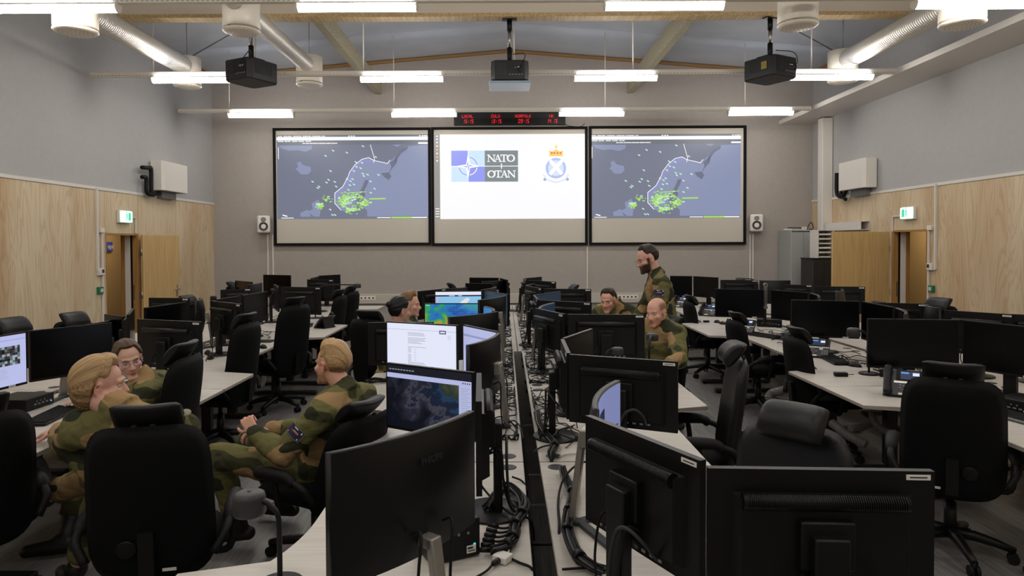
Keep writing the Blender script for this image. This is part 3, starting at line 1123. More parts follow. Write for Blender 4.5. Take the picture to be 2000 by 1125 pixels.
b = MB().tube(spline([(5.95, 13.42, 2.06), (5.98, 13.4, 2.16), (6.04, 13.42, 2.2), (6.08, 13.44, 2.1), (6.04, 13.4, 2.06), (5.99, 13.42, 2.07)], 6), .008, 6)
tag(b.build('coiled_cable', M_BLACK), 'black loop of cable on top of the grey steel cabinet', 'cable')
t = thing('wall_trunking', 'white square trunking with an open end on the right wall above the open door', 'trunking', (XR - .09, 12.45, 2.1))
b = MB().box((0, 0, .07), (.16, 1.3, .008)).box((0, 0, -.07), (.16, 1.3, .008)).box((-.076, 0, 0), (.008, 1.3, .132)).box((.076, 0, 0), (.008, 1.3, .132))
b.build('casing', M_WHITE, t)
MB().box((0, .3, 0), (.13, .6, .1)).build('inner_liner', M_DGREY, t)

# ------------------------------------------------------------------ ventilation: diffusers and spiral ducts
M_DUCT = mat('galvanised spiral duct', (204, 199, 190), .42, metal=.4)
VENT = {}
names = {'A': 'leftmost of the near ceiling diffusers, half behind the nearest light row', 'B': 'white ceiling diffuser in the left corner behind the middle light row',
         'C': 'white ceiling diffuser hanging above the left projector', 'D': 'white ceiling diffuser at the far end of the left inner duct',
         'E': 'white ceiling diffuser just right of the right projector pole', 'F': 'rightmost ceiling diffuser beside the white soffit', 'G': 'white ceiling diffuser at the far end of the right duct'}
for k, (px, py, w) in {'A': (148, 65, 80), 'B': (366, 171, 52), 'C': (472, 65, 71), 'D': (604.5, 168, 51), 'E': (1558, 54, 76), 'F': (1879, 51, 82), 'G': (1646, 161, 56)}.items():
    Y = 7.2 if k in 'AF' else 10.3 if k == 'G' else FPX * .42 / w
    dia = w * Y / FPX
    p = at(px, py, Y)
    VENT[k] = p
    t = thing('ceiling_diffuser', names[k], 'ceiling diffuser', (p.x, p.y, p.z), group='round ceiling diffusers')
    kd = dia / .42
    MB().lathe([(.2 * kd, .05), (.205 * kd, .055), (.205 * kd, .46), (.0, .47)], seg=32).build('drum', M_CREAM, t)
    MB().lathe([(.0, -.005), (.17 * kd, -.002), (.195 * kd, .008), (.21 * kd, .022), (.208 * kd, .03), (.0, .03)], seg=32).build('face_plate', M_CREAM, t)
    b = MB()
    for r_ in (.04, .08, .12, .155):
        for j in range(int(r_ * 160)):
            a = 2 * math.pi * j / int(r_ * 160)
            b.cyl((r_ * math.cos(a), r_ * math.sin(a), -.0062), (r_ * math.cos(a), r_ * math.sin(a), 0), .0035, 5)
    b.build('perforations', M_GREY, t)
    b = MB()
    for a in range(3):
        b.box((.17 * math.cos(a * 2.1), .17 * math.sin(a * 2.1), .042), (.03, .03, .03), a * 2.1)
    b.build('spacer', M_GREY, t)
    top = EAVE + (RIDGE - EAVE) * (1 - abs(p.x - XM) / 6.15) - p.z
    MB().cyl((0, 0, .46), (0, 0, top), .006, 6).build('hanging_rod', M_GREY, t)


def duct(a, c, r, label, ext=0):
    d = (c - a)
    L = d.length
    n = int(L / .045)
    pts, rs = [], []
    for k in range(n + 1):
        for q, rr in ((.0, r), (.42, r), (.5, r + .002), (.58, r)):
            pts.append(a + d * min(1, (k + q) / n))
            rs.append(rr)
    seen = []
    P2, R2 = [], []
    for p_, r_ in zip(pts, rs):
        if P2 and (p_ - P2[-1]).length < 1e-5:
            continue
        P2.append(p_); R2.append(r_)
    tag(MB().tube(P2, R2, 20).build('spiral_duct', M_DUCT), label, 'duct', 'spiral ventilation ducts')


def duct_between(k1, k2, r, z1, z2, label, cut=.21):
    a, c = VENT[k1] + V((0, 0, z1)), VENT[k2] + V((0, 0, z2))
    d = V((c.x - a.x, c.y - a.y, 0)).normalized()
    duct(a + d * cut, c - d * cut, r, label)


duct_between('A', 'B', .135, .3, .3, 'galvanised spiral duct along the left wall, outermost on the left')
duct_between('C', 'D', .115, .3, .3, 'galvanised spiral duct left of the middle, ending above the left projector')
duct_between('F', 'G', .135, .3, .3, 'galvanised spiral duct above the white soffit on the right')
for k, lb, z1 in (('A', 'short galvanised duct running out of the top left corner of the photo', .4), ('C', 'short galvanised duct running out of the photo above the left projector', .3)):
    a = VENT[k] + V((0, -.21, z1))
    duct(a, a + V((-.1, -2.2, .05)), .1, lb)

# ------------------------------------------------------------------ projectors hanging from the cross beam
M_PROJ = mat('black projector case', (19, 20, 21), .5)


def projector(px0, px1, py0, py1, Y, rz, label, pole_px, side=0):
    p, q = at(px0, py1, Y), at(px1, py0, Y)
    c = (p + q) / 2
    t = thing('projector', label, 'projector', (c.x, c.y, c.z), rz, 'ceiling projectors')
    w, d, h = .5, .52, q.z - p.z
    b = MB().prism([(-.25, -.2), (-.2, -.26), (.2, -.26), (.25, -.2), (.25, .22), (.2, .26), (-.2, .26), (-.25, .22)], -h / 2, h / 2 - .03, bev=.012)
    b.build('case', M_PROJ, t)
    b = MB()
    for k in range(12):
        b.box((-.17 + k * .011, -.262, .0), (.005, .006, h * .5))
    b.build('vent_grille', M_DGREY, t)
    for s in (-1, 1):
        b = MB()
        for k in range(14):
            b.box((s * .252, -.15 + k * .022, 0), (.006, .01, h * .45))
        b.build('vent_grille', M_DGREY, t)
    b = MB().use(M_WHITE).box((.1, -.262, .02), (.07, .004, .016))
    b.use(M_GREY)
    for k in range(5):
        b.box((.0 + k * .04, -.262, -h * .25), (.022, .005, .012))
    b.build('connector_panel', None, t)
    MB().lathe([(.075, 0), (.085, .03), (.06, .05), (.0, .03)], (0, .26, 0), 20, Matrix.Rotation(R(-90), 3, 'X')).build('lens', M_BLACK, t)
    MB().box((0, .0, h / 2 - .005), (.3, .2, .03), bev=.004).build('mounting_plate', M_BLACK, t)
    MB().use(glow('green status light', (60, 220, 120), 1.0)).box((-.05, -.102, h / 2 - .005), (.06, .004, .012)).build('status_light', None, t)
    top = 4.88 - c.z
    b = MB().use(M_BLACK).cyl((0, .0, h / 2), (0, .0, h / 2 + .2), .035, 14).use(M_STEEL).cyl((0, 0, h / 2 + .19), (0, 0, top - .14), .025, 14).use(M_BLACK).cyl((0, 0, top - .16), (0, 0, top - .01), .035, 14)
    b.box((0, 0, top - .008), (.2, .1, .014), bev=.003)
    b.build('ceiling_pole', None, t)
    b = MB().use(M_BLACK)
    b.tube(spline([(.06, -.26, .03), (.1, -.33, .0), (.13, -.31, -.06), (.16, -.262, -.03)], 5), .006, 6).tube(spline([(.12, -.26, .0), (.16, -.31, .05), (.2, -.22, h / 2 + .05), (.05, -.05, h / 2 + .1)], 5), .006, 6)
    b.build('cable', None, t)
    b = MB().use(M_WHITE).cyl((.06, .02, h / 2 + .01), (.06, .02, top), .012, 8)
    b.build('cable_conduit', None, t)
    return t


pj = projector(955, 1036, 122, 165, 9.4, 0, 'black projector hanging in the middle, in front of the red clock', 982)
h = .3
MB().box((0, .03, -.165), (.56, .54, .03), bev=.01).build('glass_tray', mat('frosted tray', (150, 170, 190), .2, spec=.6), pj)
projector(450, 532, 118, 163, 9.4, R(-28), 'black projector hanging on the left, below the round diffuser', 482)
pr = projector(1462, 1546, 113, 157, 9.4, R(30), 'black projector with a yellow sticker hanging on the right', 1488)
MB().box((-.2535, -.1, .0), (.002, .09, .1)).build('yellow_sticker', mat('yellow sticker', (206, 186, 60), .6), pr)

# ------------------------------------------------------------------ desks
M_DESK = noise_mat('white laminate', (200, 194, 186), (190, 183, 174), scale=(2, 26, 1), nscale=2, detail=3, rough=.4)
M_EDGE = mat('desk edge band', (160, 150, 140), .5)
M_LEG = mat('black powder coat', (20, 20, 21), .5)
DZ = .74
BND = [1.62, 3.35, 5.08, 6.8, 8.5, 10.2, 11.9]


def desk(sx, side, ya, dr, L, label, grp):
    """sx: X of the spine edge; side: which way the top reaches from it; ya: Y of the deep end; dr: way it runs in Y"""
    t = thing('desk', label, 'desk', (sx, ya, 0), group=grp)
    pts = [(.008, 0), (L - .008, 0), (L - .008, .83)]
    for k in range(7):                      # hollow curve between shallow and deep end
        a = k / 6
        u = 1.02 - .34 * a
        d = .83 + .06 * a * a + (.0 if a < 1 else .0)
        pts.append((u, d))
    pts += [(.6, 1.17), (.008, 1.17)]
    P = [(side * d, dr * u) for u, d in pts]
    if side * dr > 0:
        P.reverse()
    b = MB().use(M_DESK).prism(P, DZ - .025, DZ, bev=.003)
    for f in b.bm.faces:
        n = f.normal
        f.normal_update()
        if abs(f.normal.z) < .5:
            b.use(M_EDGE)
            f.material_index = b.mi
    b.build('desktop', None, t)
    for u in (.28, L - .3):
        d0, d1 = .12, (1.0 if u < .5 else .72)
        dc = .5 if u < .5 else .42
        b = MB()
        b.box((side * dc, dr * u, .39), (.09, .07, .66), bev=.006).box((side * dc, dr * u, .55), (.075, .055, .32))
        b.box((side * (d0 + d1) / 2, dr * u, .03), (d1 - d0, .08, .035), bev=.008)
        b.box((side * (d0 + d1) / 2, dr * u, DZ - .035), (d1 - d0, .06, .02))
        for q in (d0 + .05, d1 - .05):
            b.cyl((side * q, dr * u, 0), (side * q, dr * u, .014), .02, 8)
        b.build('leg', M_LEG, t)
    MB().box((side * .4, dr * L / 2, DZ - .06), (.06, L - .7, .05)).build('crossbar', M_LEG, t)
    b = MB().box((side * .14, dr * L / 2, .56), (.18, L - .8, .008)).box((side * .054, dr * L / 2, .6), (.006, L - .8, .08)).box((side * .226, dr * L / 2, .6), (.006, L - .8, .08))
    for u in (.5, L - .5):
        b.box((side * .14, dr * u, .66), (.02, .02, .14))
    b.build('cable_tray', M_LEG, t)
    for u in (.085, L - .085):
        MB().lathe([(.04, DZ - .001), (.04, DZ + .002), (.032, DZ + .003), (.0, DZ + .0015)], (side * .075, dr * u, 0), 20).build('grommet', M_DGREY, t)
    return t


def ordinal(k):
    return ['nearest', 'second', 'third', 'fourth', 'fifth', 'farthest'][k]


DCOL = [(.09, -1, 'the row left of the central gap, its seats on the left', 'desks left of the central gap', 0),
        (.17, 1, 'the row right of the central gap, its seats on the right', 'desks right of the central gap', 0),
        (-3.27, 1, 'the left block, on the aisle side', 'aisle-side desks of the left block', 0),
        (-3.35, -1, 'the left block, on the plywood wall side', 'wall-side desks of the left block', 1),
        (3.54, -1, 'the right block, on the aisle side', 'aisle-side desks of the right block', 1),
        (3.62, 1, 'the right block, on the plywood wall side', 'wall-side desks of the right block', 1)]
for sx, side, where, grp, k0 in DCOL:
    for k in range(k0, 6):
        y0, y1 = BND[k], BND[k + 1]
        wide_first = k % 2 == 0
        o = ordinal(k - k0) if k < 5 else 'farthest'
        sq = sx + side * -.036 if k > 2 and abs(sx) < 1 else sx
        desk(sq, side, y0 if wide_first else y1, 1 if wide_first else -1, y1 - y0, f'white desk, {o} in {where}', grp)

# dark cable channel lying on the floor in the gap between the two central desk rows
t = tag(MB().box((.13, 4.2, .012), (.07, 5.1, .024), bev=.005).build('floor_cable_channel', mat('dark rubber', (60, 58, 57), .6)), 'dark cable channel on the floor in the gap between the central desks', 'cable channel')

# ------------------------------------------------------------------ monitors
M_SHELL = mat('monitor shell', (9, 9, 10), .45, spec=.3)
M_SHELL2 = noise_mat('brushed dark shell', (13, 13, 14), (8, 8, 9), scale=(1, 1, 60), nscale=4, spec=.3, rough=.42)
M_GLASS = mat('dark glass', (4, 4, 6), .22, spec=.3)
M_SILV = mat('silver stand', (150, 145, 138), .4, metal=.6)
NMON = 0


def monitor(pl, pr, zt, seen, kind, label, content=None, sticker=True, h=None, group='desk monitors', wmax=.63, wmin=.38, stand=None):
    """pl, pr: where the two ends of the top edge show in the photo (or world points); seen: 'f' screen side, 'b' rear side"""
    global NMON
    A = V(pl) if len(pl) == 3 else on(pl[0], pl[1], zt)
    B = V(pr) if len(pr) == 3 else on(pr[0], pr[1], zt)
    if seen == 'b':
        A, B = B, A
    A.z = B.z = 0
    c = (A + B) / 2
    d = (B - A)
    w = max(wmin, min(wmax, d.length)) - .014
    rz = math.atan2(d.y, d.x)
    h = h or (.345 if w < .59 else .362)
    t = thing('monitor', label, 'monitor', (c.x, c.y, DZ + .001), rz, group)
    top = zt - DZ - .001
    z0 = top - h
    zm = z0 + h / 2
    curved = kind == 'curved'
    sag = .035 if curved else 0

    def yb(x):
        return sag * (1 - (2 * x / w) ** 2) if curved else 0.0
    n = 14 if curved else 1
    th = .022
    # shell with a bezel: front sheet at y = yb(x)
    b = MB()
    b.slab(lambda u, v: ((u - .5) * w, yb((u - .5) * w), z0 + v * h), n, 1, lambda u, v: (0, th, 0), smooth=curved)
    if curved:
        # swelling in the middle of the back
        b.grid(lambda u, v: ((u - .5) * w * .996, yb((u - .5) * w * .996) + th + .028 * max(0, math.sin(math.pi * u)) ** .9 * max(0, math.sin(math.pi * v)) ** .9 + .0004, z0 + h * (.004 + .992 * v)), 20, 12)
    else:
        hw, hz = w * .40, h * .36
        b.prism([(-hw, 0), (hw, 0), (hw - .02, .028), (-hw + .02, .028)], 0, 1)
        vs = b.bm.verts[:]
        vs = vs[-8:]
        for v in vs:
            v.co = V((v.co.x, th + v.co.y, zm - .01 + (-hz if v.co.z < .5 else hz) * (1 if v.co.y < .01 else .93)))
    sh = b.build('shell', M_SHELL2 if curved else M_SHELL, t)
    if not curved:
        # ventilation ridge along the top of the back and the ledge under it
        b = MB()
        hw = w * .36
        b.tube([(-hw, th + .026, zm + h * .29), (hw, th + .026, zm + h * .29)], .021, 12)
        if seen == 'b' and c.y < 4:
            for k in range(70):
                x = -hw + .01 + (2 * hw - .02) * k / 69
                b.tube([(x + .004 * math.cos(a) * 0, th + .026 + .0215 * math.cos(a), zm + h * .29 + .0215 * math.sin(a)) for a in (-.4, 0, .4, .8, 1.2)], .0016, 4, smooth=False)
        b.build('vent_ridge', M_SHELL, t)
    # screen
    be = .008
    g = .0006

    def S(u, v, lay=0):
        x = (u - .5) * (w - 2 * be)
        return V((x, yb(x) - g - lay * .0004, z0 + .016 + v * (h - .016 - be)))
    b = MB().use(M_GLASS)
    nn = 14 if curved else 1
    if content is None:
        b.grid(lambda u, v: S(u, v), nn, 1, smooth=curved)
    else:
        content(b, S, nn)
    b.build('screen', None, t, recalc=False)
    # stand
    silver = (stand or kind) in ('curved', 'silver')
    if silver:
        b = MB().use(M_SILV)
        zs = zm - (.125 if NMON == 0 else 0)
        b.bar((0, .15, .012), (0, .072 + sag, zs + .02), .04 if NMON == 0 else .052, .026, bev=.005)
        if NMON:
            b.box((0, th + sag + .035, zs), (.07, .05, .07), bev=.006)
        else:
            b.box((0, th + sag + .03, zs + .005), (.04, .06, .03), bev=.004)
        b.build('stand_neck', None, t)
        b = MB()
        for s in (-1, 1):
            b.bar((s * .004, .12, .01), (s * .2, -.04, .008), .035, .014, bev=.004)
        b.bar((0, .11, .009), (0, .17, .008), .05, .014, bev=.004)
        b.build('stand_base', M_DGREY, t)
    else:
        MB().box((0, .085, (zm + .03) / 2), (.085, .035, zm + .03), bev=.006).build('stand_neck', M_BLACK, t)
        MB().box((0, th + .037, zm), (.13, .03, .12), bev=.005).build('mount_plate', M_BLACK, t)
        if NMON == 4:
            MB().box((0, .04, .008), (.26, .2, .016), bev=.006).build('stand_base', M_BLACK, t)
        else:
            MB().lathe([(.0, 0), (.13, 0), (.135, .004), (.13, .01), (.0, .014)], (0, .06, 0), 28).build('stand_base', M_BLACK, t)
    if sticker and not curved:
        y_ = th + .0005 if seen == 'b' else -.0012
        if seen == 'b':
            b = MB().use(M_PAPER).box((-w / 2 + .04, th + .001, z0 + h - .015), (.058, .002, .013))
            b.use(M_INK).box((-w / 2 + .04, th + .0021, z0 + h - .015), (.042, .0006, .003))
        else:
            b = MB().use(M_PAPER).box((w / 2 - .12, -.0022, z0 + .009), (.05, .002, .012))
            b.use(M_INK).box((w / 2 - .12, -.0033, z0 + .009), (.036, .0006, .003))
        b.build('name_sticker', None, t)
    if seen == 'b':
        # signal and power leads looping down from the connectors
        for q in range(2):
            x = (-.06 + .12 * q) * (1 if NMON % 2 else -1)
            zz = z0 + h * .2
            b = MB().tube(spline([(x, th + sag + .03, zz + .02), (x + .01, th + sag + .075, zz + .03), (x + .03, th + sag + .085, max(zz - .1, .06)), (x * .6, .135, .03), (x * .3 + .02, .17, .006)], 5), .0042, 6)
            b.build('cable', M_BLACKM, t)
        if not curved and c.y < 4:
            zz = z0 + h * .1
            MB().tube(spline([(-.13, th + .03, zz), (-.125, th + .07, zz + .05), (-.09, th + .1, zz + .085), (-.04, th + .1, zz + .06), (-.01, th + .1, zz - .02), (0, .13, .05), (.01, .15, .006)], 6), .006, 8).build('looped_cable', mat('charcoal cable', (36, 36, 38), .5), t)
        if not curved and c.y < 6:
            b = MB()
            for k in range(9):
                b.box((-.14 + k * .035, th + .0285, z0 + h * .1), (.016, .002, .008))
            b.build('connectors', M_GREY, t)
    NMON += 1
    return t


def fill(b, S, m, u0, v0, u1, v1, lay=0, n=1):
    b.use(m)
    for k in range(n):
        a, c = u0 + (u1 - u0) * k / n, u0 + (u1 - u0) * (k + 1) / n
        b.poly([S(a, v0, lay), S(c, v0, lay), S(c, v1, lay), S(a, v1, lay)])


S_WHITE = lit('white document', (226, 230, 248))
S_LILAC = lit('pale lilac window', (176, 182, 222))
S_TEXT = lit('grey text', (150, 152, 168))
S_DARK = lit('dark window', (24, 26, 36))
S_NAVY = lit('dark navy', (13, 17, 32))


def pattern(name, fn):
    """emissive picture whose colours come from procedural noise"""
    m = mat(name, (8, 8, 9), .35, spec=.3, emit=1 / 2 ** EXPO, ec=(255, 255, 255))
    nt, N, L, b = nodes_of(m)
    L.new(fn(nt, N, L), b.inputs['Emission Color'])
    return m


def sat_picture(nt, N, L):
    tc = N.new('ShaderNodeTexCoord')
    n = N.new('ShaderNodeTexNoise'); n.inputs['Scale'].default_value = 7; n.inputs['Detail'].default_value = 8; n.inputs['Distortion'].default_value = .8
    L.new(tc.outputs['Object'], n.inputs['Vector'])
    sp = N.new('ShaderNodeSeparateXYZ'); L.new(tc.outputs['Object'], sp.inputs[0])
    a = N.new('ShaderNodeMath'); a.operation = 'MULTIPLY_ADD'; a.inputs[1].default_value = .9; a.inputs[2].default_value = -.06
    L.new(sp.outputs['X'], a.inputs[0])
    s = N.new('ShaderNodeMath'); s.operation = 'ADD'; L.new(a.outputs[0], s.inputs[0]); L.new(n.outputs[0], s.inputs[1])
    s2 = N.new('ShaderNodeMath'); s2.operation = 'MULTIPLY_ADD'; s2.inputs[1].default_value = .7
    L.new(sp.outputs['Z'], s2.inputs[0]); L.new(s.outputs[0], s2.inputs[2])
    s3 = N.new('ShaderNodeMath'); s3.operation = 'SUBTRACT'; s3.inputs[1].default_value = .32
    n2 = N.new('ShaderNodeTexNoise'); n2.inputs['Scale'].default_value = 45; n2.inputs['Detail'].default_value = 4
    L.new(tc.outputs['Object'], n2.inputs['Vector'])
    s4 = N.new('ShaderNodeMath'); s4.operation = 'MULTIPLY_ADD'; s4.inputs[1].default_value = .16
    L.new(n2.outputs[0], s4.inputs[0]); L.new(s2.outputs[0], s4.inputs[2])
    L.new(s4.outputs[0], s3.inputs[0])
    return ramp_on(nt, s3.outputs[0], [(.2, (10, 13, 24)), (.34, (34, 36, 48)), (.4, (62, 62, 76)), (.43, (24, 27, 42)), (.5, (20, 32, 54)), (.56, (34, 58, 86)), (.6, (34, 48, 42)), (.72, (58, 64, 46)), (.85, (84, 74, 62))]).outputs[0]


def weather_picture(nt, N, L):
    tc = N.new('ShaderNodeTexCoord')
    n = N.new('ShaderNodeTexNoise'); n.inputs['Scale'].default_value = 5; n.inputs['Detail'].default_value = 4; n.inputs['Distortion'].default_value = 1.2
    L.new(tc.outputs['Object'], n.inputs['Vector'])
    sp = N.new('ShaderNodeSeparateXYZ'); L.new(tc.outputs['Object'], sp.inputs[0])
    a = N.new('ShaderNodeMath'); a.operation = 'MULTIPLY_ADD'; a.inputs[1].default_value = .55; L.new(sp.outputs['X'], a.inputs[0]); L.new(n.outputs[0], a.inputs[2])
    c = N.new('ShaderNodeMath'); c.operation = 'MULTIPLY_ADD'; c.inputs[1].default_value = .9; L.new(sp.outputs['Z'], c.inputs[0]); L.new(a.outputs[0], c.inputs[2])
    d = N.new('ShaderNodeMath'); d.operation = 'SUBTRACT'; d.inputs[1].default_value = .34; L.new(c.outputs[0], d.inputs[0])
    return ramp_on(nt, d.outputs[0], [(.16, (128, 70, 120)), (.25, (178, 96, 104)), (.32, (172, 150, 66)), (.4, (60, 160, 66)), (.47, (34, 128, 150)), (.54, (44, 112, 184)), (.6, (40, 84, 164)), (.68, (56, 128, 180)), (.8, (64, 146, 152))]).outputs[0]


S_SAT = pattern('night satellite picture', sat_picture)
S_WX = pattern('weather map picture', weather_picture)


def c_sat(b, S, n):
    fill(b, S, S_NAVY, 0, 0, 1, 1, 0)
    fill(b, S, S_SAT, .0, .0, .86, .8, 1)
    fill(b, S, S_LILAC, .0, .8, 1, .875, 2)
    fill(b, S, S_LILAC, .86, .0, 1, .8, 2)
    fill(b, S, S_DARK, .0, .875, 1, 1, 2)
    for k in range(22):
        fill(b, S, S_TEXT, .88, .06 + k * .033, .96 + .03 * (k % 2), .068 + k * .033, 3)
    for k in range(9):
        fill(b, S, S_TEXT, .03 + k * .035, .93, .055 + k * .035, .945, 3)
    for k in range(4):
        fill(b, S, S_DARK, .9 + k * .025, .83, .912 + k * .025, .85, 3)


def c_doc(b, S, n):
    fill(b, S, S_WHITE, 0, 0, 1, 1)
    fill(b, S, S_TEXT, 0, .865, 1, .871, 1)
    r = random.Random(5)
    for k in range(28):
        y = .8 - k * .0285
        if k in (3, 9, 10, 16):
            continue
        w = r.uniform(.16, .27) if k < 12 or k > 22 else .05
        fill(b, S, S_TEXT, .31, y, .31 + w, y + .009, 1)
        if 11 < k < 23 and k % 2:
            fill(b, S, S_TEXT, .4, y, .43, y + .008, 1)
    fill(b, S, lit('slate panel', (92, 96, 124)), .765, .81, .86, .89, 2)
    fill(b, S, S_WHITE, .78, .835, .845, .865, 3)
    fill(b, S, lit('blue button', (58, 92, 200)), .88, .012, .95, .04, 2)
    for k in range(5):
        fill(b, S, S_LILAC, .88, .78 - k * .02, .93, .786 - k * .02, 1)


def c_lilac(b, S, n):
    fill(b, S, S_LILAC, 0, 0, 1, 1, 0, n)
    fill(b, S, lit('lilac bar', (140, 146, 190)), 0, .8, 1, .84, 1, n)
    fill(b, S, lit('lilac bar', (140, 146, 190)), .4, .6, .55, .63, 1)
    fill(b, S, lit('lilac bar', (140, 146, 190)), .4, .5, .52, .52, 1)


def c_wx(b, S, n):
    fill(b, S, S_WX, 0, 0, 1, 1)
    fill(b, S, S_WHITE, .02, .955, .09, .97, 1)
    d = lit('coastline', (24, 50, 120))
    for k in range(26):
        a = k * .9
        u, v = .42 + .07 * math.sin(a) + k * .008, .5 + .03 * k * .6 % .42 + .08 * math.cos(a * 1.7)
        fill(b, S, d, u, min(v, .92), u + .03, min(v, .92) + .012, 1)


def c_web(b, S, n):
    fill(b, S, lit('sea blue', (140, 194, 232)), 0, 0, 1, 1)
    fill(b, S, S_WHITE, 0, .88, 1, 1, 1)
    fill(b, S, S_DARK, 0, .83, 1, .88, 1)
    fill(b, S, S_WHITE, .3, .845, .42, .865, 2); fill(b, S, S_WHITE, .5, .845, .58, .865, 2)
    fill(b, S, S_LILAC, 0, 0, .07, .83, 1)
    b.use(lit('land cream', (222, 226, 226)))
    b.poly([S(u, v, 2) for u, v in ((.36, .2), (.45, .3), (.55, .62), (.68, .78), (.76, .74), (.7, .6), (.62, .3), (.6, .05), (.4, .05))])


def c_side(b, S, n):
    fill(b, S, lit('pale blue desktop', (120, 128, 172)), 0, 0, 1, 1, 0, n)
    fill(b, S, lit('dark blue window', (30, 33, 52)), .05, .08, .58, .82, 5, 14)
    fill(b, S, lit('dark blue window', (30, 33, 52)), .72, .1, .94, .5, 5, 8)


def c_photo(b, S, n):
    fill(b, S, lit('pale violet page', (182, 188, 230)), 0, 0, 1, 1)
    fill(b, S, lit('lilac bar', (140, 146, 190)), 0, .9, 1, .91, 1)
    r = random.Random(2)
    for k in range(9):
        for j in range(8):
            v = r.choice(((20, 20, 26), (70, 60, 56), (150, 170, 180), (44, 40, 42), (96, 110, 120)))
            fill(b, S, lit('photo %d' % (sum(v)), v), .6 + k * .035, .4 + j * .048, .635 + k * .035, .448 + j * .048, 1)
    for k in range(6):
        fill(b, S, S_TEXT, .6, .33 - k * .035, .72 + .02 * (k % 3), .336 - k * .035, 1)


def c_teal(b, S, n):
    fill(b, S, lit('blue glow screen', (60, 120, 180)), 0, 0, 1, 1, 0, n)


def c_dim(b, S, n):
    fill(b, S, lit('dim blue screen', (34, 46, 62)), 0, 0, 1, 1, 0, n)


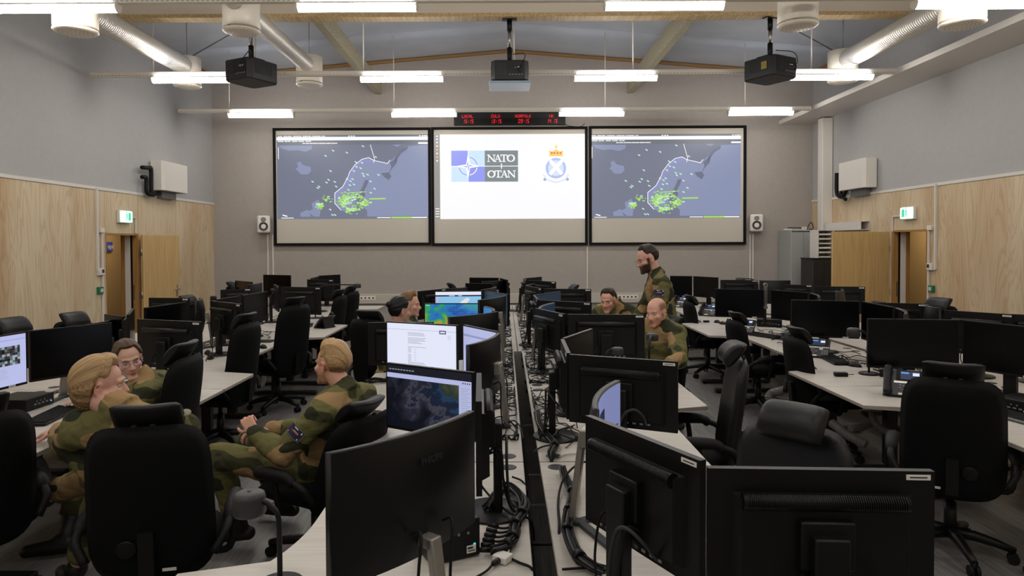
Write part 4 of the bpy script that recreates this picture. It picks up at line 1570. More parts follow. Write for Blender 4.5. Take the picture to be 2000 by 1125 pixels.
CLG, CRG = 'monitors left of the central gap', 'monitors right of the central gap'
LG, RG = 'monitors of the left block', 'monitors of the right block'
MON = [
    # central desks, left row
    ((630, 885), (919, 800), 1.30, 'b', 'curved', 'large dark curved monitor seen from behind at the bottom middle, silver stand', None, CLG),
    ((752, 708), (926, 728), 1.19, 'f', 'hp', 'monitor showing a dark satellite picture, beside the seated man with his back to it', c_sat, CLG),
    ((752.8, 627.6), (894.5, 635.3), 1.26, 'f', 'hp', 'monitor showing a bright white document, above the satellite picture', c_doc, CLG),
    ((903, 634), (971, 648), 1.26, 'f', 'hp', 'pale lilac lit monitor turned sideways right of the white document', c_lilac, CLG),
    ((909, 674), (971, 649), 1.26, 'b', 'curved', 'dark curved back with two creases, meeting the pale lilac screen at its corner', None, CLG),
    ((717.5, 629.6), (849, 628.3), 1.19, 'b', 'hp', 'black flat monitor back half hidden behind the white document screen', None, CLG),
    ((827, 592.3), (936.4, 592.3), 1.25, 'f', 'hp', 'monitor showing a blue and green weather map', c_wx, CLG),
    ((873, 619), (970.7, 608), 1.25, 'b', 'curved', 'dark curved monitor back in front of the weather map', None, CLG),
    ((943.7, 597.8), (960.5, 608), 1.25, 'f', 'curved', 'curved monitor with a sliver of lit blue screen right of the weather map', c_teal, CLG),
    ((848, 569), (942, 568.3), 1.25, 'f', 'hp', 'monitor showing a pale map page with a white header, above the weather map', c_web, CLG),
    ((944.5, 568), (992, 574.7), 1.25, 'f', 'hp', 'dark bluish monitor turned sideways right of the pale map page', c_dim, CLG),  # switched off; its bluish reflection is drawn as a faint glow
    ((931, 586), (986.8, 577), 1.25, 'b', 'curved', 'dark curved monitor back right of the pale map page, above the weather map screen corner', None, CLG),
    ((814.5, 568.8), (868, 563.5), 1.25, 'b', 'hp', 'black monitor back just right of the wavy-haired man\'s face', None, CLG),
    ((869, 563.6), (911, 560.5), 1.25, 'b', 'curved', 'greyish curved monitor back below the lone far headrest', None, CLG),
    ((908, 553), (962, 554), 1.25, 'f', 'hp', 'black switched-off monitor, second from the far end of the left central row', None, CLG),
    ((935, 566.5), (970, 559), 1.25, 'b', 'curved', 'bluish curved monitor back with a light top edge, behind the pale map page', None, CLG),
    ((915.8, 542), (974.5, 542.6), 1.25, 'f', 'hp', 'black monitor at the far end of the left central row', None, CLG),
    ((976, 543), (990, 546.6), 1.25, 'f', 'hp', 'narrow-looking sideways monitor at the far end beside the central gap', None, CLG),
    ((940, 549.5), (983, 547.2), 1.23, 'b', 'curved', 'bluish curved monitor back at the far end of the left central row', None, CLG),
    # central desks, right row
    ((1374, 909), (1822, 915.5), 1.25, 'b', 'hp', 'large black monitor back with ribbed vent, nearest at the bottom right', None, CRG),
    ((1152, 809), (1383, 899), 1.25, 'b', 'hp', 'large black monitor back slanting at the bottom, left of the ribbed one', None, CRG),
    ((1170, 803), (1213, 742), 1.25, 'f', 'curved', 'curved monitor with a lilac lit edge standing behind the slanting black back', c_side, CRG),
    ((1111.7, 691), (1327.8, 705.4), 1.25, 'b', 'hp', 'black monitor back with white sticker in front of the near empty armchair', None, CRG),
    ((1102, 662), (1115, 690), 1.25, 'b', 'hp', 'monitor seen edge-on with a bluish rim, left of the sticker-marked back', None, CRG),
    ((1103, 661), (1159, 641.7), 1.25, 'f', 'hp', 'dark monitor with pale bezel joining the edge-on monitor', None, CRG),
    ((1107.5, 613.3), (1260.3, 614.2), 1.25, 'b', 'hp', 'wide black monitor back in front of the balding man', None, CRG),
    ((1048, 601.4), (1105, 613.3), 1.25, 'b', 'hp', 'black slanting monitor back beside the gap, left of the wide back', None, CRG),
    ((1055, 602.6), (1085, 590.5), 1.25, 'f', 'curved', 'curved dark bluish monitor behind the wide black back', c_dim, CRG),
    ((1051.5, 585.8), (1157, 590.7), 1.25, 'b', 'hp', 'black monitor back left of the smiling man\'s face', None, CRG),
    ((1044.6, 575.6), (1053, 585), 1.25, 'b', 'hp', 'edge-on monitor by the gap, left of the back beside the smiling man', None, CRG),
    ((1045, 576), (1097, 568.8), 1.25, 'f', 'hp', 'blue-grey sideways screen above the back beside the smiling man', c_dim, CRG),
    ((1061, 563.5), (1156, 564.4), 1.25, 'b', 'hp', 'black monitor back above the blue-grey screen, sticker at its right', None, CRG),
    ((1029, 558), (1060, 563.3), 1.25, 'b', 'hp', 'short-looking black slanting back by the gap in the far half of the right central row', None, CRG),
    ((1029.5, 558.4), (1046, 554), 1.25, 'f', 'curved', 'small pale-rimmed monitor corner by the gap, far half of the right central row', None, CRG),
    ((1029.5, 547), (1089, 550.5), 1.25, 'b', 'hp', 'black monitor back, second from the far end of the right central row', None, CRG),
    ((1024.5, 543.4), (1029, 546.8), 1.25, 'b', 'hp', 'edge-on monitor with pale rim at the far end right of the gap', None, CRG),
    ((1026, 543.4), (1058.6, 540.4), 1.25, 'f', 'hp', 'black monitor farthest away right of the gap', None, CRG),
    # left block, aisle side
    ((54.8, 646.5), (220.5, 630), 1.25, 'f', 'silver', 'black switched-off monitor with silver stand behind the blond man\'s head', None, LG),
    ((-3.24, 3.93, 0), (53.3, 647.5), 1.25, 'f', 'hp', 'lit pale violet monitor with a photo, cut by the left edge', c_photo, LG),
    ((253, 614.5), (263, 602), 1.25, 'f', 'hp', 'edge-on monitor just above the woman\'s hair', None, LG),
    ((269.9, 622.5), (397.9, 628.2), 1.25, 'b', 'hp', 'black monitor back with white sticker right behind the woman', None, LG),
    ((276.7, 602), (372, 588.6), 1.25, 'f', 'hp', 'black screen above the back behind the woman', None, LG),
    ((379, 588), (388, 581.5), 1.25, 'b', 'curved', 'edge-on curved monitor at the right end of the black screen behind the woman', None, LG),
    ((412.8, 587), (475, 594), 1.25, 'b', 'hp', 'black monitor back with small sticker left of the far headrests', None, LG),
    ((424, 584.8), (471, 577.2), 1.25, 'f', 'hp', 'left of two long black screens in the middle of the left block', None, LG),
    ((472, 577), (526, 568.4), 1.25, 'f', 'hp', 'right of two long black screens in the middle of the left block', None, LG),
    ((546.6, 559.8), (630.5, 561.3), 1.25, 'b', 'hp', 'black monitor back with sticker above the tall empty chair of the left block', None, LG),
    ((537, 555), (546, 559.5), 1.25, 'b', 'hp', 'edge-on monitor left of the back above the tall empty chair', None, LG),
    ((623.4, 538.5), (665.4, 536), 1.28, 'f', 'hp', 'black monitor at the far right corner of the left block', None, LG),
    ((600.5, 545.6), (653, 546.3), 1.25, 'b', 'hp', 'black monitor back with sticker below the far right corner screen of the left block', None, LG),
    ((609, 543.3), (624, 540), 1.27, 'f', 'hp', 'sideways black screen left of the far right corner screen of the left block', None, LG),
    # left block, wall side
    ((203, 613.5), (240, 618.5), 1.2, 'f', 'hp', 'black monitor below the left doorway', None, LG),
    ((180, 630.5), (204, 626), 1.16, 'b', 'curved', 'curved monitor back half hidden behind the black screen at the left doorway', None, LG),
    ((292, 581.2), (372, 582), 1.25, 'b', 'hp', 'black monitor back below the open left door leaf', None, LG),
    ((438.5, 565.5), (481, 563.8), 1.25, 'b', 'hp', 'black monitor back at the left foot of the screen wall', None, LG),
    ((457, 547.8), (493, 551), 1.25, 'f', 'hp', 'black monitor against the grey wall at the far left', None, LG),
    ((480.5, 556.3), (509.6, 552), 1.25, 'b', 'curved', 'bluish curved back right of the far left black monitor', None, LG),
    ((510, 536.4), (571, 537.8), 1.30, 'f', 'hp', 'tall black monitor below the two left wall conduits', None, LG),
    ((518, 541.8), (564, 538.8), 1.25, 'b', 'curved', 'dark teal curved back in front of the tall black monitor', None, LG),
    # right block, aisle side
    ((1692.5, 622.4), (1877, 625), 1.25, 'f', 'hp', 'large black screen behind the near right chair, left of two', None, RG),
    ((1879, 625), (2050, 642.5), 1.25, 'f', 'hp', 'large black screen cut by the right edge', None, RG),
    ((1544, 585.5), (1680.6, 588.3), 1.25, 'f', 'hp', 'black screen behind the chair with its head cushion in front of a phone', None, RG),
    ((1681.5, 588.2), (1745, 600), 1.25, 'f', 'hp', 'sideways black screen joining the middle black screen of the right block', None, RG),
    ((1746.5, 600), (1765, 614.5), 1.25, 'f', 'curved', 'curved monitor edge with grey rim above the near large black screen', None, RG),
    ((1395.3, 564), (1496, 565.6), 1.25, 'f', 'hp', 'black screen left of the silver jointed arm', None, RG),
    ((1505, 566), (1579, 571.3), 1.25, 'f', 'hp', 'black screen right of the silver jointed arm', None, RG),
    ((1580.5, 571.5), (1597, 580.5), 1.25, 'f', 'curved', 'curved monitor edge with grey rim right of the screen behind the silver arm', None, RG),
    ((1308, 538.7), (1352.6, 539.2), 1.25, 'f', 'hp', 'black screen right behind the standing man\'s back', None, RG),
    ((1353.5, 539.3), (1402, 542), 1.25, 'f', 'hp', 'sideways black screen, second right of the standing man\'s back', None, RG),
    # right block, wall side
    ((1406, 546.5), (1480, 547), 1.25, 'b', 'hp', 'black monitor back low against the grey wall right of the standing man', None, RG),
    ((1482, 547.5), (1544, 547.5), 1.25, 'b', 'curved', 'dark grey back with a small emblem left of the steel cabinet', None, RG),
    ((1528.4, 555), (1588, 557), 1.22, 'b', 'hp', 'black monitor back with ridge in front of the steel cabinet', None, RG),
    ((1589.5, 559), (1690, 560), 1.25, 'b', 'hp', 'black monitor back in front of the open right door leaf', None, RG),
    ((1630, 571), (1643, 563.5), 1.24, 'b', 'curved', 'edge-on curved monitor with a blue film in front of the open right door', None, RG),
    ((1699, 590.5), (1812, 593), 1.25, 'b', 'hp', 'black monitor back below the right doorway', None, RG),
    ((1813, 594.5), (1840, 602), 1.25, 'b', 'curved', 'blue-grey curved back below the right headrest at the plywood wall', None, RG),
    ((1844, 605.3), (1982.7, 614), 1.25, 'b', 'hp', 'long black monitor back against the right plywood wall', None, RG),
    ((1985, 613.5), (2075, 617.5), 1.25, 'b', 'hp', 'black monitor back cut by the right edge, behind the large black screen', None, RG),
]
MOBJ = []
for pl, pr, zt, seen, kind, lb, cont, g in MON:
    MOBJ.append(monitor(pl, pr, zt, seen, kind, lb, cont, group=g))
# maker's lettering on the nearest curved back
t = MOBJ[0]
w_ = .56
text_mesh('PHILIPS', .026, 'lettering', mat('dull lettering', (30, 30, 32), .5), t, (-.02, .0862, DZ * 0 + 1.30 - DZ - .075), (R(90), 0, R(180)), bold=.0006)

# ------------------------------------------------------------------ office chairs
M_LEATH = noise_mat('black leather', (15, 15, 16), (11, 11, 12), nscale=60, detail=3, rough=.5, bump=.08, spec=.35)
M_MESHB = noise_mat('black chair cloth', (11, 11, 12), (8, 8, 9), nscale=90, detail=2, rough=.75, spec=.15)
NCH = 0


def squash(w, h, d, bow, n=10, m=8, top=.55, wb=1.0):
    """cushion: rounded pad in the x-z plane, front at -y; bow curves its sides forward"""
    def f(u, v, s):
        x = (2 * u - 1)
        z = (2 * v - 1)
        e = 7.0
        r = (abs(x) ** e + abs(z) ** e) ** (1 / e)
        m_ = max(abs(x), abs(z))
        if r > 1e-6:
            x *= m_ / r
            z *= m_ / r
        ed = max(0, 1 - m_ ** 6)
        wz = w * ((wb + (1 - wb) * v))
        return V((x * wz / 2 * (1 - .06 * abs(z) ** 4), s * d / 2 * ed ** .5 - bow * x * x, z * h / 2 * (1 - .08 * abs(x) ** 4)))
    return f


def cushion(b, w, h, d, bow, M, n=12, m=12, wb=1.0):
    f = squash(w, h, d, bow, wb=wb)
    for s in (-1, 1):
        b.grid(lambda u, v: M @ f(u, v, s), n, m)
    bmesh.ops.remove_doubles(b.bm, verts=b.bm.verts, dist=.0004)


def chair(px, py, Y, head, label, lowered=0, arm=True, tilt=8, spin=None, mesh_back=True, grp='high-backed black office chairs', hw=.27, scale=1.0, off=None, sticker=False, ztop=None):
    """px, py, Y: where the middle of the headrest's top shows; head: the way it faces, degrees from +X"""
    global NCH
    p = at(px, py, Y)
    zt = ztop or p.z
    d = V((math.cos(R(head)), math.sin(R(head)), 0))
    back = .30
    o = p + d * back
    rz = R(head) - math.pi / 2        # local +y is forward
    t = thing('office_chair', label, 'chair', (o.x, o.y, 0), rz, grp)
    seat_z = .47 - lowered
    zbot = seat_z - .09
    top_l = (zt - zbot - .03 - .235 * 0) / math.cos(R(tilt))
    bh = top_l - .075
    b = MB()
    cushion(b, .5, .46, .09, 0, Matrix.Translation((0, .05, seat_z)) @ Matrix.Rotation(R(90), 4, 'X'))
    b.build('seat', M_MESHB, t)
    # backrest, leaning back a little, wider below
    Rb = Matrix.Translation((0, -.215, zbot)) @ Matrix.Rotation(R(tilt), 4, 'X')
    b = MB()
    cushion(b, .49, bh, .07, -.055, Rb @ Matrix.Translation((0, 0, bh / 2)), 14, 16, wb=1.06)
    b.build('backrest', M_MESHB if mesh_back else M_LEATH, t)
    if sticker:
        b = MB().use(M_PAPER)
        b.box((0, 0, 0), (.055, .0015, .014))
        bmesh.ops.transform(b.bm, matrix=Rb @ Matrix.Translation((sticker * .08, -.0375, .075)), verts=b.bm.verts[:])
        b.build('name_sticker', None, t)
        b = MB()
        b.lathe([(.0, .004), (.035, .003), (.042, 0), (.0, -.002)], (0, 0, 0), 20, Matrix.Rotation(R(90), 3, 'X'))
        bmesh.ops.transform(b.bm, matrix=Rb @ Matrix.Translation((-sticker * .08, -.038, .18)), verts=b.bm.verts[:])
        b.build('adjuster_knob', M_BLACK, t)
    # headrest: a pad of D section, domed towards the head, tilted back
    hz = bh + .005
    b = MB()
    ht = R(30)

    def hr(u, v):
        x = 2 * u - 1
        k = .5 + .5 * max(0, 1 - abs(x) ** 5) ** .5
        a = 2 * math.pi * v
        s_ = .088 * math.sin(a) * (.75 + .25 * k)
        n_ = ((.062 if mesh_back else .085) if math.cos(a) > 0 else .018) * math.cos(a) * k
        y = -s_ * math.sin(ht) + n_ * math.cos(ht) + .045
        z = s_ * math.cos(ht) + n_ * math.sin(ht) * .7
        return Rb @ V((x * hw / 2, y + .035 * x * x, hz + z))
    b.grid(hr, 14, 20)
    for u in (0, 1):
        ring = [hr(u, k / 20) for k in range(20)]
        b.poly(ring if u else list(reversed(ring)))
    bmesh.ops.remove_doubles(b.bm, verts=b.bm.verts, dist=.0003)
    b.build('headrest', M_LEATH, t)
    b = MB()
    for s in (-.035, .035):
        b.bar(Rb @ V((s, -.025, bh - .1)), Rb @ V((s, .01, hz)), .02, .012)
    b.build('headrest_post', M_BLACK, t)
    if arm:
        for s in (-1, 1):
            b = MB()
            pts = [(s * .2, -.02, seat_z - .06), (s * .28, -.02, seat_z - .05), (s * .3, -.01, seat_z + .06), (s * .3, .0, seat_z + .115)]
            b.tube(spline(pts, 4), .017, 8)
            b.build('armrest_frame', M_BLACKM, t)
            b = MB()
            b.tube(spline([(s * .3, -.14, seat_z + .115), (s * .3, -.1, seat_z + .145), (s * .3, .0, seat_z + .15), (s * .295, .11, seat_z + .145), (s * .28, .15, seat_z + .13)], 4), [.024, .028, .03, .03, .03, .033, .035, .036, .037, .038, .038, .038, .037, .036, .034, .03, .024], 10)
            b.tube(spline([(s * .3, -.12, seat_z + .135), (s * .295, -.2, seat_z + .10), (s * .25, -.235, seat_z + .02)], 4), .019, 8)
            b.build('armrest_pad', M_BLACKM, t)
    b = MB().cyl((0, 0, .1), (0, 0, .3), .035, 14, .032).cyl((0, 0, .29), (0, 0, seat_z - .06), .02, 12).box((0, -.02, seat_z - .06), (.26, .3, .045), bev=.01)
    b.bar((0, -.15, seat_z - .06), (0, -.29, seat_z - .03), .06, .03).bar((0, -.285, seat_z - .04), (0, -.3, seat_z + .16), .06, .025)
    b.build('column', M_BLACK, t)
    sp = R(spin if spin is not None else (NCH * 31) % 72)
    b = MB()
    for k in range(5):
        a = sp + k * 2 * math.pi / 5
        c, s = math.cos(a), math.sin(a)
        b.tube([(0, 0, .125), (.12 * c, .12 * s, .12), (.22 * c, .22 * s, .1), (.31 * c, .31 * s, .075)], [.036, .03, .025, .02], 8)
    b.build('star_base', M_BLACK, t)
    for k in range(5):
        a = sp + k * 2 * math.pi / 5
        c, s = math.cos(a), math.sin(a)
        o2 = V((.3 * c, .3 * s, 0))
        q = V((-s, c, 0))
        cs = MB()
        for e in (-1, 1):
            cs.cyl(o2 + V((0, 0, .03)) + q * e * .008, o2 + V((0, 0, .03)) + q * e * .026, .03, 12)
        cs.cyl(o2 + V((0, 0, .03)), o2 + V((0, 0, .075)), .012, 8)
        cp = cs.build('caster', M_BLACKM, t)
    b = MB()
    a = sp
    NCH += 1
    return t


CHAIRS = [
    (-48, 766, 3.1, 138, 'black office chair cut by the left edge at the bottom, its back to the camera', {}),
    (280, 783, 2.80, 103, 'black office chair with the blond man sitting in it, seen square from behind', dict(sticker=1)),
    (371, 661, 4.3, 180, 'black office chair behind the woman, its headrest in front of a monitor back', {}),
    (482, 607, 6.05, 170, 'black office chair at the desk edge, small headrest below two long black screens', {}),
    (568, 576, 7.4, 152, 'tall empty black office chair in the middle of the left block, back to the aisle', {}),
    (660, 562, 9.45, 172, 'black office chair left of two together at the far aisle end of the left block', {}),
    (692, 555, 10.1, 168, 'black office chair right of two together at the far aisle end of the left block', {}),
    (714, 602, 6.45, 62, 'empty black office chair behind the blond man with the sleeve patch', {}),
    (694, 772, 3.72, 150, 'black office chair tilted back under the seated man with the sleeve patch', dict(lowered=.03, tilt=20)),
    (882, 550, 10.5, 12, 'lone far black chair whose headrest rises above the left central monitors', {}),
    (1232, 597, 7.5, 215, 'black office chair behind the smiling man', {}),
    (1318, 612, 6.0, 205, 'black office chair behind the balding man', {}),
    (1449, 664, 4.3, 171, 'empty black armchair with grey-looking headrest, armrests pointing at the central desks', dict(mesh_back=False)),
    (1560, 780, 2.85, 222, 'near black leather office chair rising behind the ribbed monitor back', dict(mesh_back=False, hw=.26)),
    (1861, 698, 3.78, 58, 'large near black office chair on the right with its full base in view', dict(sticker=-1, hw=.29)),
    (1565, 633, 5.8, 2, 'black office chair on the right in front of a phone, second from the camera', {}),
    (1428, 605, 7.25, 5, 'black office chair left of the silver jointed arm', {}),
    (1353, 573, 9.3, 2, 'small far black office chair just right of the standing man', {}),
    (1840, 578, 7.6, 200, 'black chair whose headrest shows against the right plywood wall', {}),
    (1723, 586, 9.2, 188, 'black chair with only the top of its headrest showing at the right doorway', {}),
    (14, 616, 6.0, -10, 'black chair with broad headrest against the left plywood wall, at the left edge', dict(hw=.3)),
    (136, 606, 6.85, -18, 'black chair with small headrest against the left plywood wall, left of the doorway', {}),
    (363, 574, 9.4, -15, 'black chair with headrest below the open left door leaf', {}),
    (446, 548, 10.9, 10, 'far black chair in the far left corner by the grey wall', {}),
    (1127, 553, 10.4, 190, 'lone far black chair whose headrest rises above the right central monitors', {}),
]
COBJ = {}
for px, py, Y, hd, lb, kw in CHAIRS:
    COBJ[(px, py)] = chair(px, py, Y, hd, lb, **kw)

# empty chairs stand clear of the desk edge behind which they are pushed in
from mathutils.bvhtree import BVHTree
bpy.context.view_layer.update()


def bvh(o, sh=V((0, 0, 0))):
    mw = o.matrix_world
    return BVHTree.FromPolygons([mw @ v.co + sh for v in o.data.vertices], [p.vertices[:] for p in o.data.polygons])


TOPS = [bvh(c) for o in list(COL.objects) if o.name.split('.')[0] == 'desk' for c in o.children if c.name.startswith('desktop')]
for (px, py), t in COBJ.items():
    if px in (-48, 280, 694, 1232, 1318):
        continue
    bk = [c for c in t.children if c.name.startswith('backrest')][0]
    f = V((-math.sin(t.rotation_euler.z), math.cos(t.rotation_euler.z), 0))
    for k in range(7):
        sft = f * (-.015 * k)
        bb = bvh(bk, sft)
        if not any(bb.overlap(q) for q in TOPS):
            break
    t.location += sft

# ------------------------------------------------------------------ people
M_CAMO = camo_mat()
M_SKIN = attr_mat('skin', .55, .35, sss=.06)
M_BOOT = noise_mat('black boot leather', (18, 18, 18), (12, 12, 12), nscale=40, rough=.5, bump=.1)
M_EYE = mat('eye white', (176, 168, 160), .35)
M_IRIS = mat('iris', (46, 52, 58), .2)


def hair_mat(name, c1, c2):
    m = attr_mat(name, .5, .3)
    m['c1'] = list(lin(c1)); m['c2'] = list(lin(c2))
    return m


def strands(me, hm, Mh, O):
    """strand-wise change of hair colour, combed from the crown"""
    Mi = Mh.inverted()
    c1, c2 = np.array(hm['c1']), np.array(hm['c2'])
    at_ = me.color_attributes.new('tint', 'FLOAT_COLOR', 'POINT')
    out = []
    for v in me.vertices:
        p = Mi @ (v.co + O)
        a = math.atan2(p.x, p.z + .02) + 2.2 * p.y
        w = .34 + .45 * noise.noise(V((a * 6, p.y * 3, 3))) + .4 * noise.noise(V((a * 20, p.y * 4, 5))) + .5 * noise.noise(V((a * 44, p.y * 6, 8)))
        w += max(0, min(.5, (.03 - p.z) * 6))
        w = max(0, min(1, w))
        out.append(c1 * (1 - w) + c2 * w)
    at_.data.foreach_set('color', np.array(out).astype(np.float32).ravel())


class Clay:
    """overlapping closed pieces that are fused into one skin by a voxel remesh"""

    def __init__(self):
        self.b = MB()

    def cap(self, a, c, ra, rb=None):
        a, c = V(a), V(c)
        rb = ra if rb is None else rb
        d = c - a
        L = d.length
        if L < 1e-5:
            return self.ball(a, ra)
        d.normalize()
        pts, rs = [], []
        for k in range(5):
            t = math.pi / 2 * k / 4
            pts.append(a - d * ra * math.cos(t)); rs.append(max(ra * math.sin(t), .0008))
        for k in range(5):
            t = math.pi / 2 * (1 - k / 4)
            pts.append(c + d * rb * math.cos(t)); rs.append(max(rb * math.sin(t), .0008))
        self.b.tube(pts, rs, 14)
        return self

    def ball(self, c, r, M=None, seg=18):
        r = (r, r, r) if isinstance(r, (int, float)) else r
        g = bmesh.ops.create_uvsphere(self.b.bm, u_segments=seg, v_segments=seg * 2 // 3, radius=1)
        S = Matrix.Diagonal((r[0], r[1], r[2], 1))
        T = Matrix.Translation(c) if M is None else M @ Matrix.Translation(c)
        bmesh.ops.transform(self.b.bm, matrix=T @ S, verts=g['verts'])
        return self

    def fuse(self, voxel, smooth=4):
        bmesh.ops.recalc_face_normals(self.b.bm, faces=self.b.bm.faces)
        me = bpy.data.meshes.new('clay')
        self.b.bm.to_mesh(me)
        self.b.bm.free()
        o = bpy.data.objects.new('clay', me)
        COL.objects.link(o)
        m = o.modifiers.new('r', 'REMESH')
        m.mode = 'VOXEL'
        m.voxel_size = voxel
        if smooth:
            s = o.modifiers.new('s', 'SMOOTH')
            s.iterations = smooth
            s.factor = .5
        dg = bpy.context.evaluated_depsgraph_get()
        out = bpy.data.meshes.new_from_object(o.evaluated_get(dg))
        bpy.data.objects.remove(o)
        bpy.data.meshes.remove(me)
        return out


def frame(origin, fwd, up=(0, 0, 1)):
    y = V(fwd).normalized()
    x = y.cross(V(up)).normalized()
    z = x.cross(y).normalized()
    M = Matrix((x, y, z)).transposed().to_4x4()
    M.translation = origin
    return M


def get_co(me):
    a = np.empty(len(me.vertices) * 3, np.float32)
    me.vertices.foreach_get('co', a)
    return a.reshape(-1, 3)


def set_co(me, a):
    me.vertices.foreach_set('co', a.astype(np.float32).ravel())
    me.update()


def normals(me):
    a = np.empty(len(me.vertices) * 3, np.float32)
    me.vertices.foreach_get('normal', a)
    return a.reshape(-1, 3)


def smooth_shade(me):
    me.polygons.foreach_set('use_smooth', [True] * len(me.polygons))


def hand(cl, w, fdir, pn, side, curl=.5, sc=1.0, fist=0):
    """w: wrist; fdir: towards the fingers; pn: the way the palm faces; side +1 left hand, -1 right hand"""
    f = V(fdir).normalized()
    n = (V(pn) - f * V(pn).dot(f)).normalized()
    s = f.cross(n) * side        # towards the thumb
    w = V(w)
    for q in (-.026, -.009, .009, .026):
        cl.cap(w + f * .015 * sc + s * q * .7 * sc, w + f * .085 * sc + s * q * sc, .0145 * sc, .0125 * sc)
    lens = ((.042, .028, .022), (.046, .03, .023), (.043, .028, .022), (.034, .022, .019))
    for i, (q, L) in enumerate(zip((.028, .0095, -.0095, -.028), lens)):
        p = w + f * (.09 - .004 * abs(i - 1)) * sc + s * q * sc
        a = .25 + curl * (.5 + .1 * i)
        spread = s * (.10 - .065 * i)
        for k, l in enumerate(L):
            d = (f * math.cos(a) + n * math.sin(a) + spread * (1 if a < 1.2 else 0)).normalized()
            q2 = p + d * l * sc
            cl.cap(p, q2, (.0088 - .0008 * k) * sc, (.0082 - .0009 * k) * sc)
            p = q2
            a += curl * (.9 + .1 * i) + .05
    p = w + f * .03 * sc + s * .026 * sc
    for k, (l, rr) in enumerate(((.04, .0125), (.032, .0105), (.026, .0095))):
        d = (f * (.55 + .2 * k) + s * (.75 - .3 * k) + n * (.25 + curl * .25)).normalized()
        q2 = p + d * l * sc
        cl.cap(p, q2, rr * sc, rr * .9 * sc)
        p = q2


